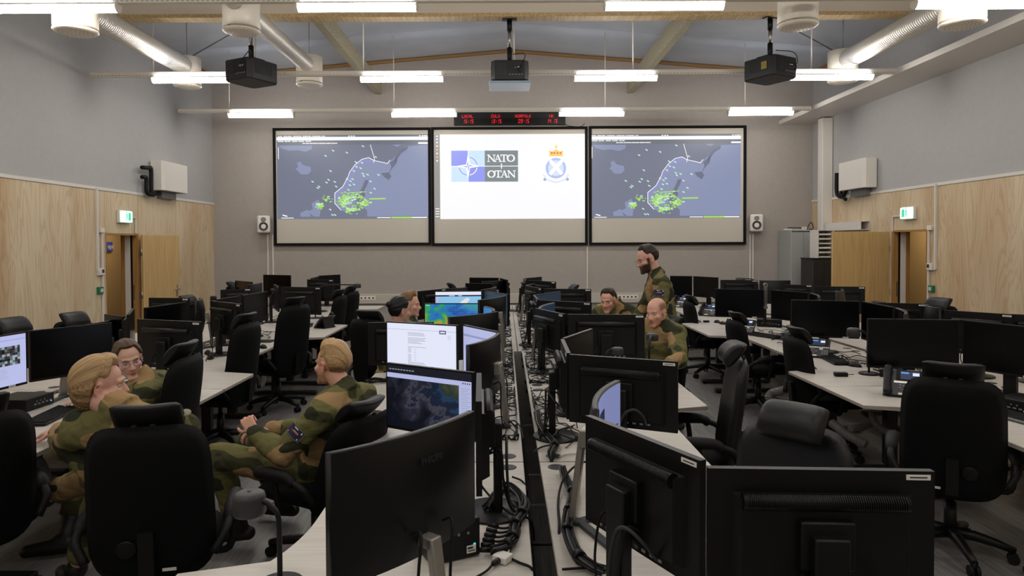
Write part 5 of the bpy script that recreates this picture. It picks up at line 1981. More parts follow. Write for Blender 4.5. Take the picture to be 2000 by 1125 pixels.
def person(label, head, face, neck, sh, el, wr, hips, knees, ankles, toes, hair=None, skin=(206, 158, 136), hands=None, voxel=.0065, up=(0, 0, 1), beard=None,
           stubble=None, glasses=None, lip=(166, 92, 86), patch=None, smile=0, brow=(120, 92, 62), female=False, head_sc=1.0, collar=0, drape=False, shaft=.1, lock=None, scalp=None):
    head, neck = V(head), V(neck)
    sh, el, wr, hips, knees, ankles = [[V(p) for p in q] for q in (sh, el, wr, hips, knees, ankles)]
    pel = (hips[0] + hips[1]) / 2
    O = V((pel.x, pel.y, 0))
    Mh = frame(head, face, up) @ Matrix.Scale(head_sc, 4)
    # ---- one continuous body
    c = Clay()
    B = lambda p, r: c.ball(p, r, Mh)
    H = lambda p: Mh @ V(p)
    B((0, -.014, .034), (.074, .096, .086))
    B((0, .03, -.025), (.061, .062, .082))
    B((0, .034, -.07), (.05 if not female else .045, .052, .045))
    c.cap(H((-.012, .072, -.098)), H((.012, .072, -.098)), .019)
    c.cap(H((0, .084, .012)), H((0, .106, -.028)), .0075, .0115)
    for s in (-1, 1):
        B((s * .0115, .094, -.033), (.0085, .01, .0075))
        c.cap(H((s * .012, .083, .024)), H((s * .042, .07, .022)), .0095)
        B((s * .042, .056, -.02), (.024, .024, .022))
        c.cap(H((0, .0925, -.0565)), H((s * .021, .083, -.059 + smile * .012)), .0055, .0035)
        c.cap(H((0, .09, -.0675)), H((s * .017, .083, -.065)), .0065, .004)
        # ear: rim and lobe
        for k in range(7):
            a0, a1 = -1.9 + k * .62, -1.9 + (k + 1) * .62
            e = lambda a: H((s * (.074 + .009 + .003 * math.cos(a)), -.012 - .017 * math.cos(a), -.006 + .029 * math.sin(a)))
            c.cap(e(a0), e(a1), .0045)
        B((s * .077, -.008, -.012), (.007, .014, .024))
    jaw = H((0, .0, -.075))
    c.cap(H((0, -.03, -.05)), neck, .056 if not female else .049, .06 if not female else .054)
    sp = (neck - pel).normalized()
    ch = pel + (neck - pel) * .66
    across = (sh[0] - sh[1]).normalized()
    fwd = across.cross(sp) * -1
    T = Matrix((across, fwd, sp)).transposed().to_4x4()

    def torso(k, add):
        L = (neck - pel).length
        for fr, r in ((.06, (.155, .115, .12)), (.36, (.138, .102, .14)), (.68, (.155, .108, .16))):
            T.translation = pel + (neck - pel) * fr
            k.ball((0, 0, 0), (r[0] + add, r[1] + add, r[2] + add), T)
        k.cap(sh[0], sh[1], .058 + add)
        for s in sh:
            k.cap(neck + (pel - neck) * .06, s, .05 + add * .8, .055 + add)
    torso(c, 0)
    for i, s in enumerate((1, -1)):
        c.cap(sh[i], el[i], .047, .038)
        c.cap(el[i], wr[i], .038, .026)
        hd = (hands or {}).get(i)
        fd = (wr[i] - el[i]).normalized()
        if hd:
            hand(c, wr[i], hd[0], hd[1], s, hd[2])
        else:
            flat_ = .78 < wr[i].z < .9
            hand(c, wr[i], V((fd.x, fd.y, -.04)) if flat_ else fd, (0, 0, -1), s, .12 if flat_ else .5)
        c.cap(hips[i], knees[i], .075, .052)
        c.cap(knees[i], ankles[i], .05, .036)
        c.cap(ankles[i], ankles[i] + V(toes[i]).normalized() * .07 - (knees[i] - ankles[i]).normalized() * .03, .034, .026)
    me = c.fuse(voxel, 3)
    co = get_co(me)
    Mi = np.array(Mh.inverted())
    lo = co @ Mi[:3, :3].T + Mi[:3, 3]
    yax = np.array(Mh)[:3, 1]
    yax = yax / np.linalg.norm(yax)

    def g(x, y, z, sg):
        return np.exp(-(((lo[:, 0] - x) / sg[0]) ** 2 + ((lo[:, 1] - y) / sg[1]) ** 2 + ((lo[:, 2] - z) / sg[2]) ** 2))
    # eye sockets, mouth line, philtrum
    push = -.011 * (g(.031, .08, .003, (.015, .03, .011)) + g(-.031, .08, .003, (.015, .03, .011)))
    push += -.004 * g(0, .095, -.062, (.022, .03, .0028))
    if beard:
        push += .008 * (g(0, .07, -.1, (.045, .05, .03)))
    co = co + push[:, None] * yax
    tint = np.tile(np.array(lin(skin)[:3]), (len(co), 1))

    def mix(wgt, col):
        wgt = np.clip(wgt, 0, 1)[:, None]
        return tint * (1 - wgt) + np.array(lin(col)[:3]) * wgt
    red = tuple(int(a * b_) for a, b_ in zip(skin, (1.0, .82, .8)))
    tint = mix(.3 * (g(.04, .07, -.03, (.022, .04, .02)) + g(-.04, .07, -.03, (.022, .04, .02)) + g(0, .108, -.03, (.012, .02, .012))), red)
    tint = mix(.45 * (g(.083, -.012, -.01, (.014, .03, .035)) + g(-.083, -.012, -.01, (.014, .03, .035))), red)
    zq = lo[:, 2] - (.009 if smile else .0) * (lo[:, 0] / .021) ** 2
    wl = 1.0 + (.35 if smile else 0)
    gx = np.exp(-((lo[:, 0] / (.021 * wl)) ** 2) - ((lo[:, 1] - .095) / .03) ** 2)
    tint = mix(1.2 * gx * np.exp(-((zq + .062) / .0085) ** 2), lip)
    tint = mix(.9 * gx * np.exp(-((zq + .0622) / .0024) ** 2), (88, 44, 42))
    if smile:
        tint = mix(.9 * np.exp(-((lo[:, 0] / .017) ** 4)) * np.exp(-((zq + .0615) / .0026) ** 2) * (lo[:, 1] > .06), (214, 206, 196))
    tint = mix(1.3 * (g(.03, .085, .026, (.019, .04, .0048)) + g(-.03, .085, .026, (.019, .04, .0048))), brow)
    if stubble:
        tint = mix(.5 * (lo[:, 1] > .0) * np.clip((-.035 - lo[:, 2]) / .02, 0, 1) * (lo[:, 2] > -.13) * (1 - g(0, .09, -.062, (.02, .03, .008))), stubble)
    if scalp:
        sidew = np.clip((np.abs(lo[:, 0]) - .045) / .018, 0, 1) * np.clip((.045 - lo[:, 1]) / .02, 0, 1) * np.clip((lo[:, 2] - .015) / .02, 0, 1) * np.clip((.105 - lo[:, 2]) / .03, 0, 1)
        backw = np.clip((-.05 - lo[:, 1]) / .02, 0, 1) * np.clip((lo[:, 2] + .06) / .02, 0, 1)
        top = np.maximum(sidew, backw) + .25 * np.clip((lo[:, 2] - .08) / .03, 0, 1) * np.clip((.05 - lo[:, 1]) / .03, 0, 1)
        tint = mix(np.clip(top, 0, 1) * scalp[1] * (np.abs(lo[:, 0]) < .1) * (np.linalg.norm(lo, axis=1) < .16), scalp[0])
    if beard:
        m_ = np.clip((-.022 - lo[:, 2]) / .012, 0, 1) * np.clip((lo[:, 1] + .005) / .02, 0, 1) * (lo[:, 2] > -.145) * (1 - 1.0 * g(0, .095, -.062, (.02, .02, .008)))
        m_ *= 1 - g(.032, .075, -.02, (.02, .03, .016)) - g(-.032, .075, -.02, (.02, .03, .016)) - g(0, .1, -.03, (.02, .03, .016))
        m_ = np.maximum(m_, np.clip((.016 - np.abs(lo[:, 1] - .018)) / .01, 0, 1) * (np.abs(lo[:, 0]) > .05) * (lo[:, 2] < .02) * (lo[:, 2] > -.07))
        tint = mix(np.clip(m_, 0, 1), beard)
    set_co(me, co - np.array(O))
    smooth_shade(me)
    at_ = me.color_attributes.new('tint', 'FLOAT_COLOR', 'POINT')
    at_.data.foreach_set('color', np.hstack([tint, np.ones((len(tint), 1))]).astype(np.float32).ravel())
    me.materials.clear()
    me.materials.append(M_SKIN)
    body = link('person', me, None, O)
    tag(body, label, 'person')
    # ---- eyes
    for s in (-1, 1):
        b = MB().use(M_EYE)
        e = H((s * .031, .0672, .002)) - O
        rot = (Mh.to_3x3() @ Matrix.Rotation(R(-90), 3, 'X')).normalized() @ Matrix.Diagonal((1.05, .6, 1))
        rr = .0118 * head_sc
        b.lathe([(rr * math.sin(a), rr * math.cos(a)) for a in [k * math.pi / 10 for k in range(11)]], e, 14, rot)
        b.use(M_IRIS).lathe([(.0, rr + .0008), (.003, rr + .0006), (.0058, rr - .0012), (.006, rr - .003)], e, 12, rot)
        b.build('eye', None, body)
    # ---- hair
    if hair:
        hm, fn = hair
        b = MB()
        NU, NV = 180, 70
        drop = getattr(fn, 'drop', 1.12)

        def hp(u, v):
            az = 2 * math.pi * u             # 0 = right ear, 90 = front
            elv = -math.pi / 2 + math.pi * v
            d = V((math.cos(az) * math.cos(elv), math.sin(az) * math.cos(elv), math.sin(elv)))
            th = fn(d, math.degrees(az) % 360, math.degrees(elv))
            ph = math.atan2(d.x, d.z + .25) + .35 * d.y
            st = noise.noise(V((ph * 4.5, d.y * 1.2, 4))) * .004 + noise.noise(V((ph * 9, d.y * 1.2, 1))) * .0012 + noise.noise(V((ph * 30, d.y * 1.5, 6))) * .0006
            if th > 0:
                th += st * min(1, th / .008)
            rx = (.074 + th, .096 + th, .086 + th)
            return (Mh @ V((d.x * rx[0], -.014 + d.y * rx[1], .034 + d.z * rx[2] * (1.0 if d.z > 0 else (1 + (drop - 1) * sstep(.25 - d.y, 0, .25)))))) - O
        b.grid(hp, NU, NV)
        bmesh.ops.remove_doubles(b.bm, verts=b.bm.verts, dist=.0002)
        ho = b.build('hair', hm, body)
        strands(ho.data, hm, Mh, O)
    if lock:
        for a_, r_ in lock:
            ck = Clay()
            ck.ball(a_, r_, Mh)
            m2 = ck.fuse(.006, 2)
            cc = get_co(m2)
            set_co(m2, cc - np.array(O))
            smooth_shade(m2)
            m2.materials.clear(); m2.materials.append(hair[0])
            link('hair_bun', m2, body)
            strands(m2, hair[0], Mh, O)
    # ---- jacket, trousers, boots
    def cloth(k, name, vox, amp, seed, m_=M_CAMO):
        me2 = k.fuse(vox, 5)
        cc = get_co(me2)
        nn = normals(me2)
        w_ = np.array([noise.noise(V((p[0] * 11 + seed, p[1] * 11, p[2] * 15))) + .6 * noise.noise(V((p[0] * 26, p[1] * 26 + seed, p[2] * 34))) for p in cc])
        w_ = np.abs(w_) ** .8 * np.sign(w_)
        set_co(me2, cc + nn * (w_ * amp)[:, None] - np.array(O))
        smooth_shade(me2)
        me2.materials.clear(); me2.materials.append(m_)
        return link(name, me2, body)
    sd = abs(hash(round(head.x * 100))) % 50
    k = Clay()
    torso(k, .033)
    for i in (0, 1):
        mid = (sh[i] + el[i]) / 2
        k.cap(sh[i], el[i], .084, .071)
        q = el[i] + (wr[i] - el[i]) * .93
        k.cap(el[i], q, .071, .053)
        if drape and i == 0:
            k.cap(sh[i] * .4 + el[i] * .6, hips[i] + V((-.06, .06, .06)), .085, .1)
    T.translation = pel
    k.ball((0, 0, -.03), (.19, .15, .1), T)
    nb = (H((0, -.03, -.05)) - neck).normalized()
    fw = (Mh.to_3x3() @ V((0, 1, 0)))
    k.b.tube([neck - nb * .03, neck + nb * .02, neck + nb * (.052 + collar)], [.085, .074, .07], 20)
    jk = cloth(k, 'jacket', .011, .0085, sd)
    k = Clay()
    for i in (0, 1):
        k.cap(hips[i], knees[i], .102, .084)
        k.cap(knees[i], ankles[i] + (knees[i] - ankles[i]) * .28, .084, .072)
    T.translation = pel
    k.ball((0, 0, .0), (.185, .145, .13), T)
    cloth(k, 'trousers', .012, .007, sd + 3)
    for i in (0, 1):
        k = Clay()
        up_ = (knees[i] - ankles[i]).normalized()
        td = V(toes[i]).normalized()
        k.cap(ankles[i] + up_ * shaft, ankles[i], .056, .05)
        hl = ankles[i] - up_ * .055 - td * .035
        k.cap(hl, hl + td * .1, .042, .046)
        k.cap(hl + td * .1, hl + td * .22 - up_ * .008, .046, .036)
        k.cap(ankles[i], hl + td * .1, .048, .042)
        cloth(k, 'boot', .008, .0015, 9, M_BOOT)
    # ---- spectacles
    if glasses:
        b = MB()
        for s in (-1, 1):
            ring = [H((s * (.033 + .023 * math.cos(a)), .1 - .006 * abs(math.cos(a)), .002 + .017 * math.sin(a))) - O for a in [j * math.pi / 8 for j in range(17)]]
            b.tube(ring, .0010, 6)
            b.tube([H((s * .056, .094, .006)) - O, H((s * .074, .06, .008)) - O, H((s * .084, -.005, .006)) - O], .0010, 6)
        b.tube([H((-.011, .1, .004)) - O, H((0, .104, .007)) - O, H((.011, .1, .004)) - O], .0010, 6)
        b.build('spectacles', glasses, body)
    # ---- sleeve patch with a small flag, lying on the upper arm
    if patch:
        i, fr, nrm = patch
        ax = (el[i] - sh[i]).normalized()
        p0 = sh[i] + (el[i] - sh[i]) * fr
        n = V(nrm)
        n = (n - ax * n.dot(ax)).normalized()
        t_ = ax.cross(n).normalized()
        rad = .084 + (.071 - .084) * fr + .011
        b = MB()

        def pp(u, v, lift):
            a = (u - .5) * 1.2
            return p0 + (n * math.cos(a) + t_ * math.sin(a)) * (rad + lift) + ax * (v - .5) * .062 - O

        def rect(u0, v0, u1, v1, lift, m_):
            b.use(m_)
            nn_ = max(1, int((u1 - u0) * 10))
            for q in range(nn_):
                a0, a1 = u0 + (u1 - u0) * q / nn_, u0 + (u1 - u0) * (q + 1) / nn_
                b.poly([pp(a0, v0, lift), pp(a1, v0, lift), pp(a1, v1, lift), pp(a0, v1, lift)])
        rect(0, 0, 1, 1, 0, M_GREY)
        rect(.03, .05, .97, .95, .0012, mat('navy patch', (24, 26, 54), .8))
        rect(.25, .46, .75, .56, .0022, mat('flag red', (150, 50, 60), .8))
        rect(.25, .4, .6, .44, .0022, M_PAPER); rect(.1, .12, .16, .3, .0022, M_PAPER); rect(.4, .12, .66, .2, .0022, M_PAPER); rect(.1, .75, .16, .88, .0022, M_PAPER); rect(.8, .8, .88, .86, .0022, M_PAPER)
        b.build('sleeve_patch', None, body, recalc=False)
    return body


def sstep(x, a, b_):
    t = max(0, min(1, (x - a) / (b_ - a)))
    return t * t * (3 - 2 * t)


def crop(top=.022, side=.008, back=.012, line=44, low=-48, quiff=0, fade=34, drop=1.12):
    """short hair: line = elevation of the front hairline, low = elevation of the nape line"""
    def fn(d, az, el):
        f = max(0, math.sin(math.radians(az))) if 0 <= az <= 180 else 0
        bk = max(0, -math.sin(math.radians(az)))
        sd = abs(math.cos(math.radians(az)))
        lim = line * sstep(f, .3, .75) + (1 - sstep(f, .3, .75)) * (6 if az < 180 else (6 + (low - 6) * sstep(bk, .0, .5)))
        lim += 5 * noise.noise(V((d.x * 6, d.y * 6, 2.2))) + 3 * noise.noise(V((d.x * 17, d.y * 17, 7.2)))
        inside = sstep(el, lim - 5, lim + 9)
        th = side + (top - side) * sstep(el, 20, 62) + (back - side) * bk * (1 - sstep(el, 20, 60))
        th += quiff * sstep(f, .2, .9) * sstep(el, line - 4, line + 12) * (1 - sstep(el, 70, 95))
        th *= .22 + .78 * sstep(el, lim, lim + fade)
        return -.03 * (1 - inside) + th * inside
    fn.drop = drop
    return fn


def long_back(top=.02, vol=.018, line=40):
    def fn(d, az, el):
        f = max(0, math.sin(math.radians(az))) if 0 <= az <= 180 else 0
        bk = max(0, -math.sin(math.radians(az)))
        lim = line * sstep(f, .35, .8) + (1 - sstep(f, .35, .8)) * (-6 if az < 180 else (-6 + (-60 + 6) * sstep(bk, .0, .4)))
        inside = sstep(el, lim - 6, lim + 8)
        return -.03 * (1 - inside) + (vol + (top - vol) * sstep(el, 10, 60)) * inside
    return fn


H_BLOND = hair_mat('blond hair', (188, 154, 110), (98, 72, 45))
H_BLOND2 = hair_mat('sandy hair', (196, 160, 114), (104, 76, 47))
H_BROWN = hair_mat('brown hair', (88, 66, 48), (50, 36, 26))
H_BLACK = hair_mat('black hair', (20, 18, 20), (10, 9, 10))
H_WAVY = hair_mat('wavy light brown hair', (134, 100, 66), (84, 60, 40))
H_DARK = hair_mat('dark brown hair', (52, 40, 32), (28, 22, 18))

PEOPLE = []
# the blond man with his back to the camera, bottom left
PEOPLE.append(person('blond man in camouflage seen from behind, hand on the desk, in the chair facing away',
       head=at(199, 752, 3.05), face=(.86, .5, -.08), up=(.1, .0, 1), neck=(-1.69, 3.0, 1.09), head_sc=.95, collar=.022, drape=True, shaft=.03,
       sh=[(-1.89, 3.04, 1.0), (-1.43, 2.98, 1.0)], el=[(-2.17, 3.36, .82), (-1.41, 3.1, .80)], wr=[(-2.42, 3.68, .815), (-1.56, 3.31, .72)],
       hips=[(-1.66, 3.12, .55), (-1.48, 3.12, .55)], knees=[(-2.05, 3.46, .56), (-1.98, 3.46, .70)], ankles=[(-2.26, 3.54, .1), (-2.5, 3.66, .45)],
       toes=[(-.6, .6, 0), (-.9, -.15, -.4)], hair=(H_BLOND, crop(.03, .016, .03, line=42, low=-76, quiff=.008, fade=22, drop=1.55)), brow=(150, 116, 74), skin=(204, 158, 140),
       hands={0: ((-.75, .2, -.14), (.0, .2, -1), .1)}, voxel=.0055))
bd_ = PEOPLE[0]
p = at(362, 806, 2.93)
MB().lathe([(.0, .003), (.019, .002), (.024, 0), (.0, -.004)], p - bd_.location, 20, Matrix.Rotation(R(28), 3, 'X') @ Matrix.Rotation(R(8), 3, 'Y')).build('shoulder_badge', mat('cream badge', (140, 136, 108), .8), bd_)
# the woman turning round beside him
PEOPLE.append(person('woman in camouflage with brown tied hair and spectacles, turning towards the blond man',
       head=at(250, 703, 4.3), face=(.64, -.72, -.18), up=(-.12, -.1, 1), neck=(-2.32, 4.36, .965),
       sh=[(-2.22, 4.2, .89), (-2.3, 4.52, .9)], el=[(-2.3, 4.06, .76), (-2.5, 4.6, .84)], wr=[(-2.5, 4.22, .82), (-2.72, 4.5, .82)],
       hips=[(-2.24, 4.4, .55), (-2.24, 4.56, .55)], knees=[(-2.62, 4.3, .55), (-2.64, 4.6, .55)], ankles=[(-2.6, 4.0, .1), (-2.62, 4.5, .1)],
       toes=[(-1, -.3, 0), (-1, 0, 0)], hair=(H_BROWN, long_back(.016, .012, line=42)), lock=[((0, -.125, .02), (.035, .03, .035))], brow=(80, 58, 42), skin=(208, 164, 144),
       glasses=mat('violet spectacles', (84, 70, 150), .3), female=True, voxel=.0055, lip=(186, 106, 104)))
# the man with the sleeve patch
PEOPLE.append(person('sandy-haired man in camouflage with a sleeve patch, leaning back in his chair',
       head=at(646, 713, 3.95), face=(-.86, .5, -.02), up=(.08, 0, 1), neck=(-.915, 3.90, .985),
       sh=[(-1.0, 3.70, .90), (-.86, 4.1, .90)], el=[(-1.2, 3.66, .685), (-1.1, 4.22, .68)], wr=[(-1.385, 3.74, .785), (-1.37, 3.93, .745)],
       hips=[(-1.12, 3.88, .52), (-1.1, 4.06, .52)], knees=[(-1.69, 3.98, .575), (-1.62, 4.32, .57)], ankles=[(-1.60, 4.07, .13), (-1.45, 4.45, .12)],
       toes=[(-1, -.18, 0), (-1, .2, 0)], hair=(H_BLOND2, crop(.036, .012, .03, line=48, low=-46, quiff=.016, fade=46)), head_sc=1.0, brow=(150, 112, 70), skin=(206, 156, 132), stubble=(150, 110, 80),
       hands={0: ((-.5, .35, .55), (.15, .85, -.5), .95)}, voxel=.0055, patch=(0, .5, (-.35, -1, .25))))
# the black-haired person and the wavy-haired man behind the white document
PEOPLE.append(person('black-haired person with a bun, half hidden behind the white document screen',
       head=at(782, 607, 6.2), face=(.8, .55, -.12), neck=(-.98, 6.2, 1.06),
       sh=[(-.98, 6.4, .98), (-.96, 6.02, .98)], el=[(-.88, 6.45, .8), (-.86, 5.98, .8)], wr=[(-.66, 6.4, .815), (-.64, 6.05, .815)],
       hips=[(-1.06, 6.3, .55), (-1.06, 6.12, .55)], knees=[(-.6, 6.34, .54), (-.6, 6.08, .54)], ankles=[(-.78, 6.34, .1), (-.78, 6.08, .1)], toes=[(1, 0, 0), (1, 0, 0)],
       hair=(H_BLACK, long_back(.018, .012, line=42)), lock=[((-.0, -.118, .05), (.032, .03, .03))], brow=(30, 26, 24), skin=(196, 150, 128), voxel=.008, female=True))
PEOPLE.append(person('young man with wavy light brown hair in profile, looking right at the screens',
       head=at(802, 596, 7.0), face=(1, -.08, -.05), neck=(-.99, 7.0, 1.04),
       sh=[(-.99, 7.2, .96), (-.99, 6.8, .96)], el=[(-.9, 7.25, .8), (-.9, 6.76, .8)], wr=[(-.66, 7.15, .815), (-.66, 6.85, .815)],
       hips=[(-1.1, 7.1, .55), (-1.1, 6.9, .55)], knees=[(-.62, 7.12, .54), (-.62, 6.88, .54)], ankles=[(-.8, 7.12, .1), (-.8, 6.88, .1)], toes=[(1, 0, 0), (1, 0, 0)],
       hair=(H_WAVY, crop(.03, .016, .02, line=40, low=-50, quiff=.01)), brow=(96, 70, 46), skin=(208, 160, 138), voxel=.008))
# the smiling man, the balding man and the standing man on the right
PEOPLE.append(person('smiling dark-haired man in camouflage sitting behind the central monitors on the right',
       head=at(1188, 588, 7.15), face=(-.5, -.82, -.22), up=(-.1, -.1, 1), neck=(1.19, 7.2, 1.17),
       sh=[(1.36, 7.1, 1.07), (1.03, 7.36, 1.07)], el=[(1.3, 6.95, .85), (.88, 7.25, .85)], wr=[(1.06, 6.95, .815), (.85, 7.02, .815)],
       hips=[(1.34, 7.3, .58), (1.2, 7.42, .58)], knees=[(1.02, 7.0, .56), (.88, 7.2, .56)], ankles=[(1.24, 7.0, .1), (1.12, 7.24, .1)], toes=[(-.6, -.6, 0), (-.6, -.6, 0)],
       hair=(H_DARK, crop(.022, .012, .014, line=42, low=-46, quiff=.006)), brow=(44, 34, 28), skin=(210, 158, 138), smile=1, voxel=.0075))
PEOPLE.append(person('balding fair man in camouflage sitting with head bowed in front of the standing man',
       head=at(1282, 610, 5.8), face=(-.72, -.66, -.22), up=(-.08, -.08, 1), neck=(1.335, 5.87, 1.155),
       sh=[(1.44, 5.72, 1.05), (1.18, 6.02, 1.05)], el=[(1.41, 5.5, .86), (1.08, 5.96, .84)], wr=[(1.3, 5.34, .88), (.95, 5.82, .815)],
       hips=[(1.38, 5.86, .57), (1.28, 6.0, .57)], knees=[(1.12, 5.68, .56), (.96, 5.84, .56)], ankles=[(1.12, 5.68, .1), (.96, 5.84, .1)], toes=[(-.7, -.5, 0), (-.7, -.5, 0)],
       hair=None, scalp=((118, 86, 62), .85), stubble=(170, 110, 76), brow=(140, 104, 74), skin=(216, 166, 144), voxel=.0075))
PEOPLE.append(person('standing bearded man with spectacles in camouflage, looking down at the seated man',
       head=at(1264, 507, 6.6), head_sc=1.08, face=(-.93, -.2, -.30), up=(-.25, 0, 1), neck=(1.47, 6.62, 1.53), patch=(0, .36, (-.5, -1, .2)),
       sh=[(1.48, 6.43, 1.43), (1.52, 6.8, 1.43)], el=[(1.45, 6.36, 1.15), (1.4, 6.86, 1.15)], wr=[(1.32, 6.45, .95), (1.24, 6.72, .97)],
       hips=[(1.58, 6.56, .94), (1.58, 6.76, .94)], knees=[(1.62, 6.56, .51), (1.62, 6.78, .51)], ankles=[(1.66, 6.56, .1), (1.66, 6.78, .1)], toes=[(-1, -.1, 0), (-1, .1, 0)],
       hair=(H_DARK, crop(.02, .008, .01, line=44, low=-44, quiff=.008)), beard=(52, 38, 30), brow=(50, 38, 30), glasses=mat('dark spectacles', (30, 24, 22), .3), skin=(208, 160, 142), voxel=.0075))

# ------------------------------------------------------------------ things on the desks
M_KEY = mat('key caps', (20, 20, 21), .6, spec=.25)
D0 = DZ + .0015


def dk(px, py, z=DZ):
    p = on(px, py, z)
    return V((p.x, p.y, D0))


def yaw(a, c):
    return math.atan2(c.y - a.y, c.x - a.x)


def keyboard(pa, pb, label, silver=False, ln=None):
    """pa, pb: left and right ends of the edge nearest its user, as seen by the user"""
    a, c = dk(*pa), dk(*pb)
    L = ln or max(.34, min(.45, (c - a).length))
    rz = yaw(a, c)
    m = (a + c) / 2
    t = thing('keyboard', label, 'keyboard', m, rz, 'desk keyboards')
    b = MB().prism([(-L / 2, 0), (L / 2, 0), (L / 2, .135), (-L / 2, .135)], .004, .018, bev=.003)
    for v in b.bm.verts:
        v.co.z += max(0, v.co.y) * .07
    b.build('case', M_GREY if silver else M_BLACK, t)
    b = MB()
    for r in range(6):
        n = 15
        x = -L / 2 + .012
        k_w = (L - .024) / n
        for k in range(n):
            if r == 0 and 3 < k < 9:
                if k == 4:
                    b.box((x + k_w * 2.5 + k * k_w, .016, .021), (k_w * 4.8, .015, .006))
                continue
            b.box((x + (k + .5) * k_w, .016 + r * .0205, .0205 + (.016 + r * .0205) * .07), (k_w * .84, .016, .007))
    b.build('keys', M_KEY, t)
    b = MB()
    for s in (-1, 1):
        b.box((s * L * .4, .12, .005), (.03, .012, .01))
    b.build('foot', M_BLACKM, t)
    return t


def mouse(px, py, ang, label, m=None):
    p = dk(px, py)
    t = thing('computer_mouse', label, 'computer mouse', p, R(ang), 'desk mice')
    b = MB()

    def f(u, v):
        a = 2 * math.pi * u
        e = math.pi / 2 * v
        return V((.033 * math.cos(a) * math.cos(e) * (1 - .1 * math.sin(a)), .058 * math.sin(a) * math.cos(e), .037 * math.sin(e) * (1 - .12 * math.sin(a))))
    b.grid(f, 20, 8)
    bmesh.ops.remove_doubles(b.bm, verts=b.bm.verts, dist=.0002)
    b.bm.faces.new([v for v in sorted([v for v in b.bm.verts if v.co.z < 1e-5], key=lambda v: math.atan2(v.co.y, v.co.x))])
    b.build('body', m or M_BLACK, t)
    MB().cyl((-.004, .03, .031), (.004, .03, .031), .008, 10).build('wheel', M_GREY, t)
    return t


def phone(px, py, ang, label, sc=1.0):
    """desk telephone: handset on the left, tilted front with display and keypad; ang: direction its user sits"""
    p = dk(px, py)
    t = thing('desk_telephone', label, 'telephone', p, R(ang + 90), 'desk telephones')
    t.scale = (sc, sc, sc)
    MF = mat('phone shell', (38, 38, 40), .45)
    Tm = Matrix.Translation((0, -.06, .012)) @ Matrix.Rotation(R(48), 4, 'X')
    # body plate in local x (width) and y (up the slope)
    b = MB()
    b.prism([(-.12, 0), (.13, 0), (.13, .2), (-.12, .2)], -.022, 0, bev=.005)
    bmesh.ops.transform(b.bm, matrix=Tm, verts=b.bm.verts[:])
    b.build('body', MF, t)
    b = MB()
    b.bar((.0, .065, .13), (.0, .1, .004), .18, .012, bev=.003).bar((0, -.06, .006), (0, .1, .004), .2, .008)
    b.build('stand', M_BLACK, t)
    b = MB().use(M_BLACKM)
    b.box((.035, .155, .003), (.16, .085, .006))
    b.use(lit('phone display', (30, 42, 70))).poly([(-.02, .125, .0065), (.09, .125, .0065), (.09, .188, .0065), (-.02, .188, .0065)])
    b.use(lit('phone display blue', (80, 150, 230))).poly([(-.018, .168, .0072), (.028, .168, .0072), (.028, .18, .0072), (-.018, .18, .0072)])
    b.use(lit('phone display white', (220, 230, 246))).poly([(.05, .155, .0072), (.088, .155, .0072), (.088, .178, .0072), (.05, .178, .0072)])
    bmesh.ops.transform(b.bm, matrix=Tm, verts=b.bm.verts[:])
    b.build('display', None, t)
    b = MB().use(M_STEEL).box((.035, .103, .002), (.185, .016, .005))
    b.lathe([(.0, .007), (.016, .006), (.02, .002), (.02, 0)], (.06, .09, 0), 20)
    b.use(M_PAPER).box((.0, .014, .001), (.06, .014, .003)).box((.05, .2035, -.01), (.07, .004, .012))
    b.use(M_GREY)
    for r in range(4):
        for k in range(3):
            b.box((.075 + k * .02, .03 + r * .014, .002), (.014, .009, .005))
    for x, y in ((-.02, .06), (.0, .075), (.02, .06), (.0, .045), (-.02, .08)):
        b.box((x, y, .002), (.013, .01, .005))
    bmesh.ops.transform(b.bm, matrix=Tm, verts=b.bm.verts[:])
    b.build('keypad', None, t)
    b = MB()
    b.tube(spline([(-.09, -.005, .022), (-.09, .04, .032), (-.09, .1, .036), (-.09, .17, .032), (-.09, .21, .022)], 4), [.02, .026, .027, .024, .02, .019, .019, .019, .019, .019, .019, .02, .022, .026, .027, .025, .018], 12)
    bmesh.ops.transform(b.bm, matrix=Tm, verts=b.bm.verts[:])
    b.build('handset', M_BLACK, t)
    b = MB()
    pts = []
    for k in range(60):
        a = k * .9
        q = k / 59
        pts.append((-.115 + .01 * math.sin(q * math.pi) + .005 * math.cos(a), .0 + .1 * q, .012 + .005 * math.sin(a)))
    b.tube(pts, .002, 5)
    b.build('coiled_cord', M_BLACK, t)
    return t


def lamp(base, head, label, hr=.043, hh=.062, post=None):
    """small desk lamp: foot, bent arm, mushroom head. base and head: world points"""
    base, head = V(base), V(head)
    t = thing('desk_lamp', label, 'desk lamp', base, 0, 'small black desk lamps')
    h = head - base
    MB().lathe([(.0, 0), (.075, 0), (.078, .006), (.07, .014), (.0, .018)], seg=28).build('base', M_BLACK, t)
    d = V((h.x, h.y, 0))
    d = d.normalized() if d.length > 1e-3 else V((1, 0, 0))
    top = h.z
    b = MB().tube(spline([(0, 0, .012), (0, 0, top * .5), V((0, 0, top * .86)) + d * .004, V((0, 0, top + .0)) + d * h.xy.length * .35, h - d * hr * .6 + V((0, 0, .012))], 6), .0085, 10)
    b.build('arm', M_BLACK, t)
    MB().lathe([(.0, hh * .52), (hr * .7, hh * .5), (hr * .93, hh * .42), (hr, hh * .25), (hr * 1.02, -hh * .4), (hr * .95, -hh * .5), (.0, -hh * .46)], h, 28).build('lamp_head', mat('lamp head', (44, 43, 44), .5), t)
    MB().lathe([(.0, hh * .56), (.006, hh * .55), (.007, hh * .5), (.0, hh * .48)], h, 12).build('switch', M_DGREY, t)
    return t


